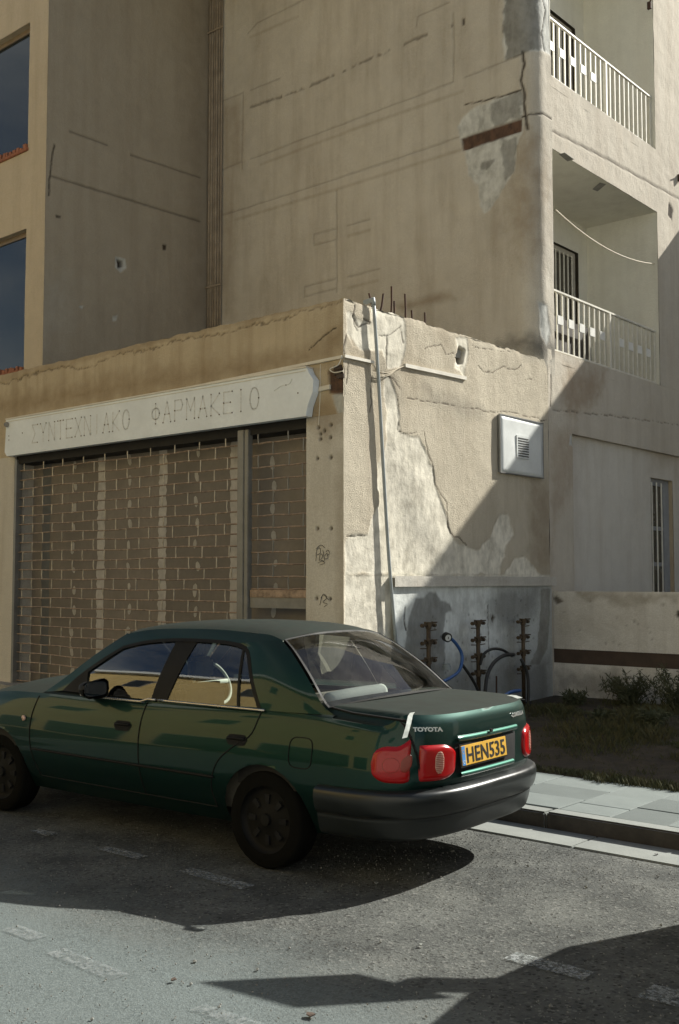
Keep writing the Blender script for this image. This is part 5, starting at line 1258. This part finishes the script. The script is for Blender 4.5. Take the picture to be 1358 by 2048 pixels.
MB().box((3.5, -.80, .5), (3.98, .80, .62)).build('wheel_housing', M['intdark'], CAR)
MB().box((.83, -.78, .48), (1.31, .78, .66)).build('wheel_housing', M['intdark'], CAR)
# roll of pale cloth lying on the parcel shelf
rl = empty('cloth_roll', CAR.matrix_basis @ Vector((.86, .42, 1.0)), math.pi + CA, label='pale rolled cushion lying on the parcel shelf behind the rear window', cat='cushion')
CAR_M = Matrix.Translation((3.277, -2.522, .01)) @ Matrix.Rotation(math.pi + CA, 4, 'Z')
rl.location = CAR_M @ Vector((.84, .46, .985)); rl.rotation_euler = (0, 0, math.pi + CA)
MB().tube([(0, .02, 0), (0, 0, 0), (.01, -.2, .004), (.03, -.4, .005), (.05, -.62, .004), (.052, -.65, .003)], [.025, .052, .055, .053, .050, .02], 16).build('roll', M['roll'], rl, True)

# ================================================================== ACROSS THE STREET AND BESIDE (outside the frame; seen in reflections and by their shadows)
def block(name, x0, y0, x1, y1, h, mat, label, wins=(), face=1, cat='building'):
    r = empty(name, ((x0 + x1) / 2, (y0 + y1) / 2, 0), label=label, cat=cat); cx, cy = (x0 + x1) / 2, (y0 + y1) / 2
    MB().box((x0 - cx, y0 - cy, -.1), (x1 - cx, y1 - cy, h)).build('wall', mat, r)
    for wx, wz, ww, wh in wins:
        f = MB().box((wx - cx - ww / 2, y1 - cy - .02, wz), (wx - cx + ww / 2, y1 - cy + .04, wz + wh)).build('window', M['frame'], r)
        MB().box((wx - cx - ww / 2 + .06, y1 - cy + .041, wz + .06), (wx - cx + ww / 2 - .06, y1 - cy + .05, wz + wh - .06)).build('pane', M['winglass'], f)
    return r
block('opposite_house', -22, -23, 3, -16, 13.2, M['yellow'], 'ochre rendered house across the street facing the shop', [(x, z, 1.6, 1.6) for x in (-16, -10, -4) for z in (10.2, 6.2)] + [(x, .1, 3.4, 2.9) for x in (-18, -13.6, -9.2, -4.8, -.4)])
block('opposite_block', 4, -26, 30, -16.5, 12.0, M['farwall'], 'grey beige apartment block across the street beyond the ochre house', [(x, z, 1.3, 1.5) for x in (8, 14, 20) for z in (4.2, 7.6)])
MB().box((-12.5, 3.5, 13.21), (12.5, 3.9, 13.7)).build('cornice', M['white'], bpy.data.objects['opposite_house'])
nb = empty('neighbour_house', (8, 14, 0), label='lower neighbouring building beyond the verge casting the slanting shadow on the side wall', cat='building')
MB().box((-7.6, -3.8, -.1), (-3.3, 6, 8.85)).box((-3.3, -3.8, -.1), (9, 6, 8.30)).build('wall', M['farwall'], nb)
# van on the right
tk = empty('parked_van', (5.0, -2.3, 0), label='white van parked just outside the right edge of the photo', cat='van')
pl_ = [(.02, .7), (-.03, 0), (.05, -.45), (.35, -1.0), (4.4, -1.0), (4.4, .7)]
MB().prism([(x, y, .35) for x, y in pl_], (0, 0, 1.10)).build('lower_body', M['white'], tk)
MB().prism([(.9, -.98, 1.452), (1.5, -.95, 2.0), (4.3, -.95, 2.0), (4.4, -.98, 1.452)], (0, 1.66, 0)).build('cabin', M['white'], tk)
for x in (.95, 3.5):
    for y0 in (-.98, .48): MB().tube([(x, y0, .32), (x, y0 + .2, .32)], .32, 20).build('wheel', M['tyre'], tk)
zc_ = 2.15; sxr, syr = SUN.x / SUN.z, SUN.y / SUN.z
def up_(x, y, z): return (x + sxr * z - 5.0, y + syr * z + 2.3, z)
q_ = [up_(3.30, -4.86, 2.2), up_(3.81, -4.79, 2.2), up_(4.25, -4.27, 1.8), up_(3.77, -4.32, 1.8)]
MB().prism(q_, (.0, .015, .012)).build('shadow_board', M['white'], tk)  # unseen plate, added and shaped along the sun to cast the diamond shadow
MB().tube([up_(4.0, -4.28, 1.8), up_(4.22, -4.12, 1.6), up_(4.4, -3.9, 1.35)], .07, 8).build('shadow_board_arm', M['trim'], tk)  # added arm, joins the diamond shadow to the shadow of the van

def copy_tree(o, parent=None, first=True):
    c = o.copy(); COL.objects.link(c); c.parent = parent
    for ch in list(o.children): copy_tree(ch, c, False)
    return c
c2 = copy_tree(CAR); c2.location = (-7.5, -14.0, .01); c2.rotation_euler = (0, 0, .02); c2['label'] = 'second green sedan parked across the street in front of the ochre house'
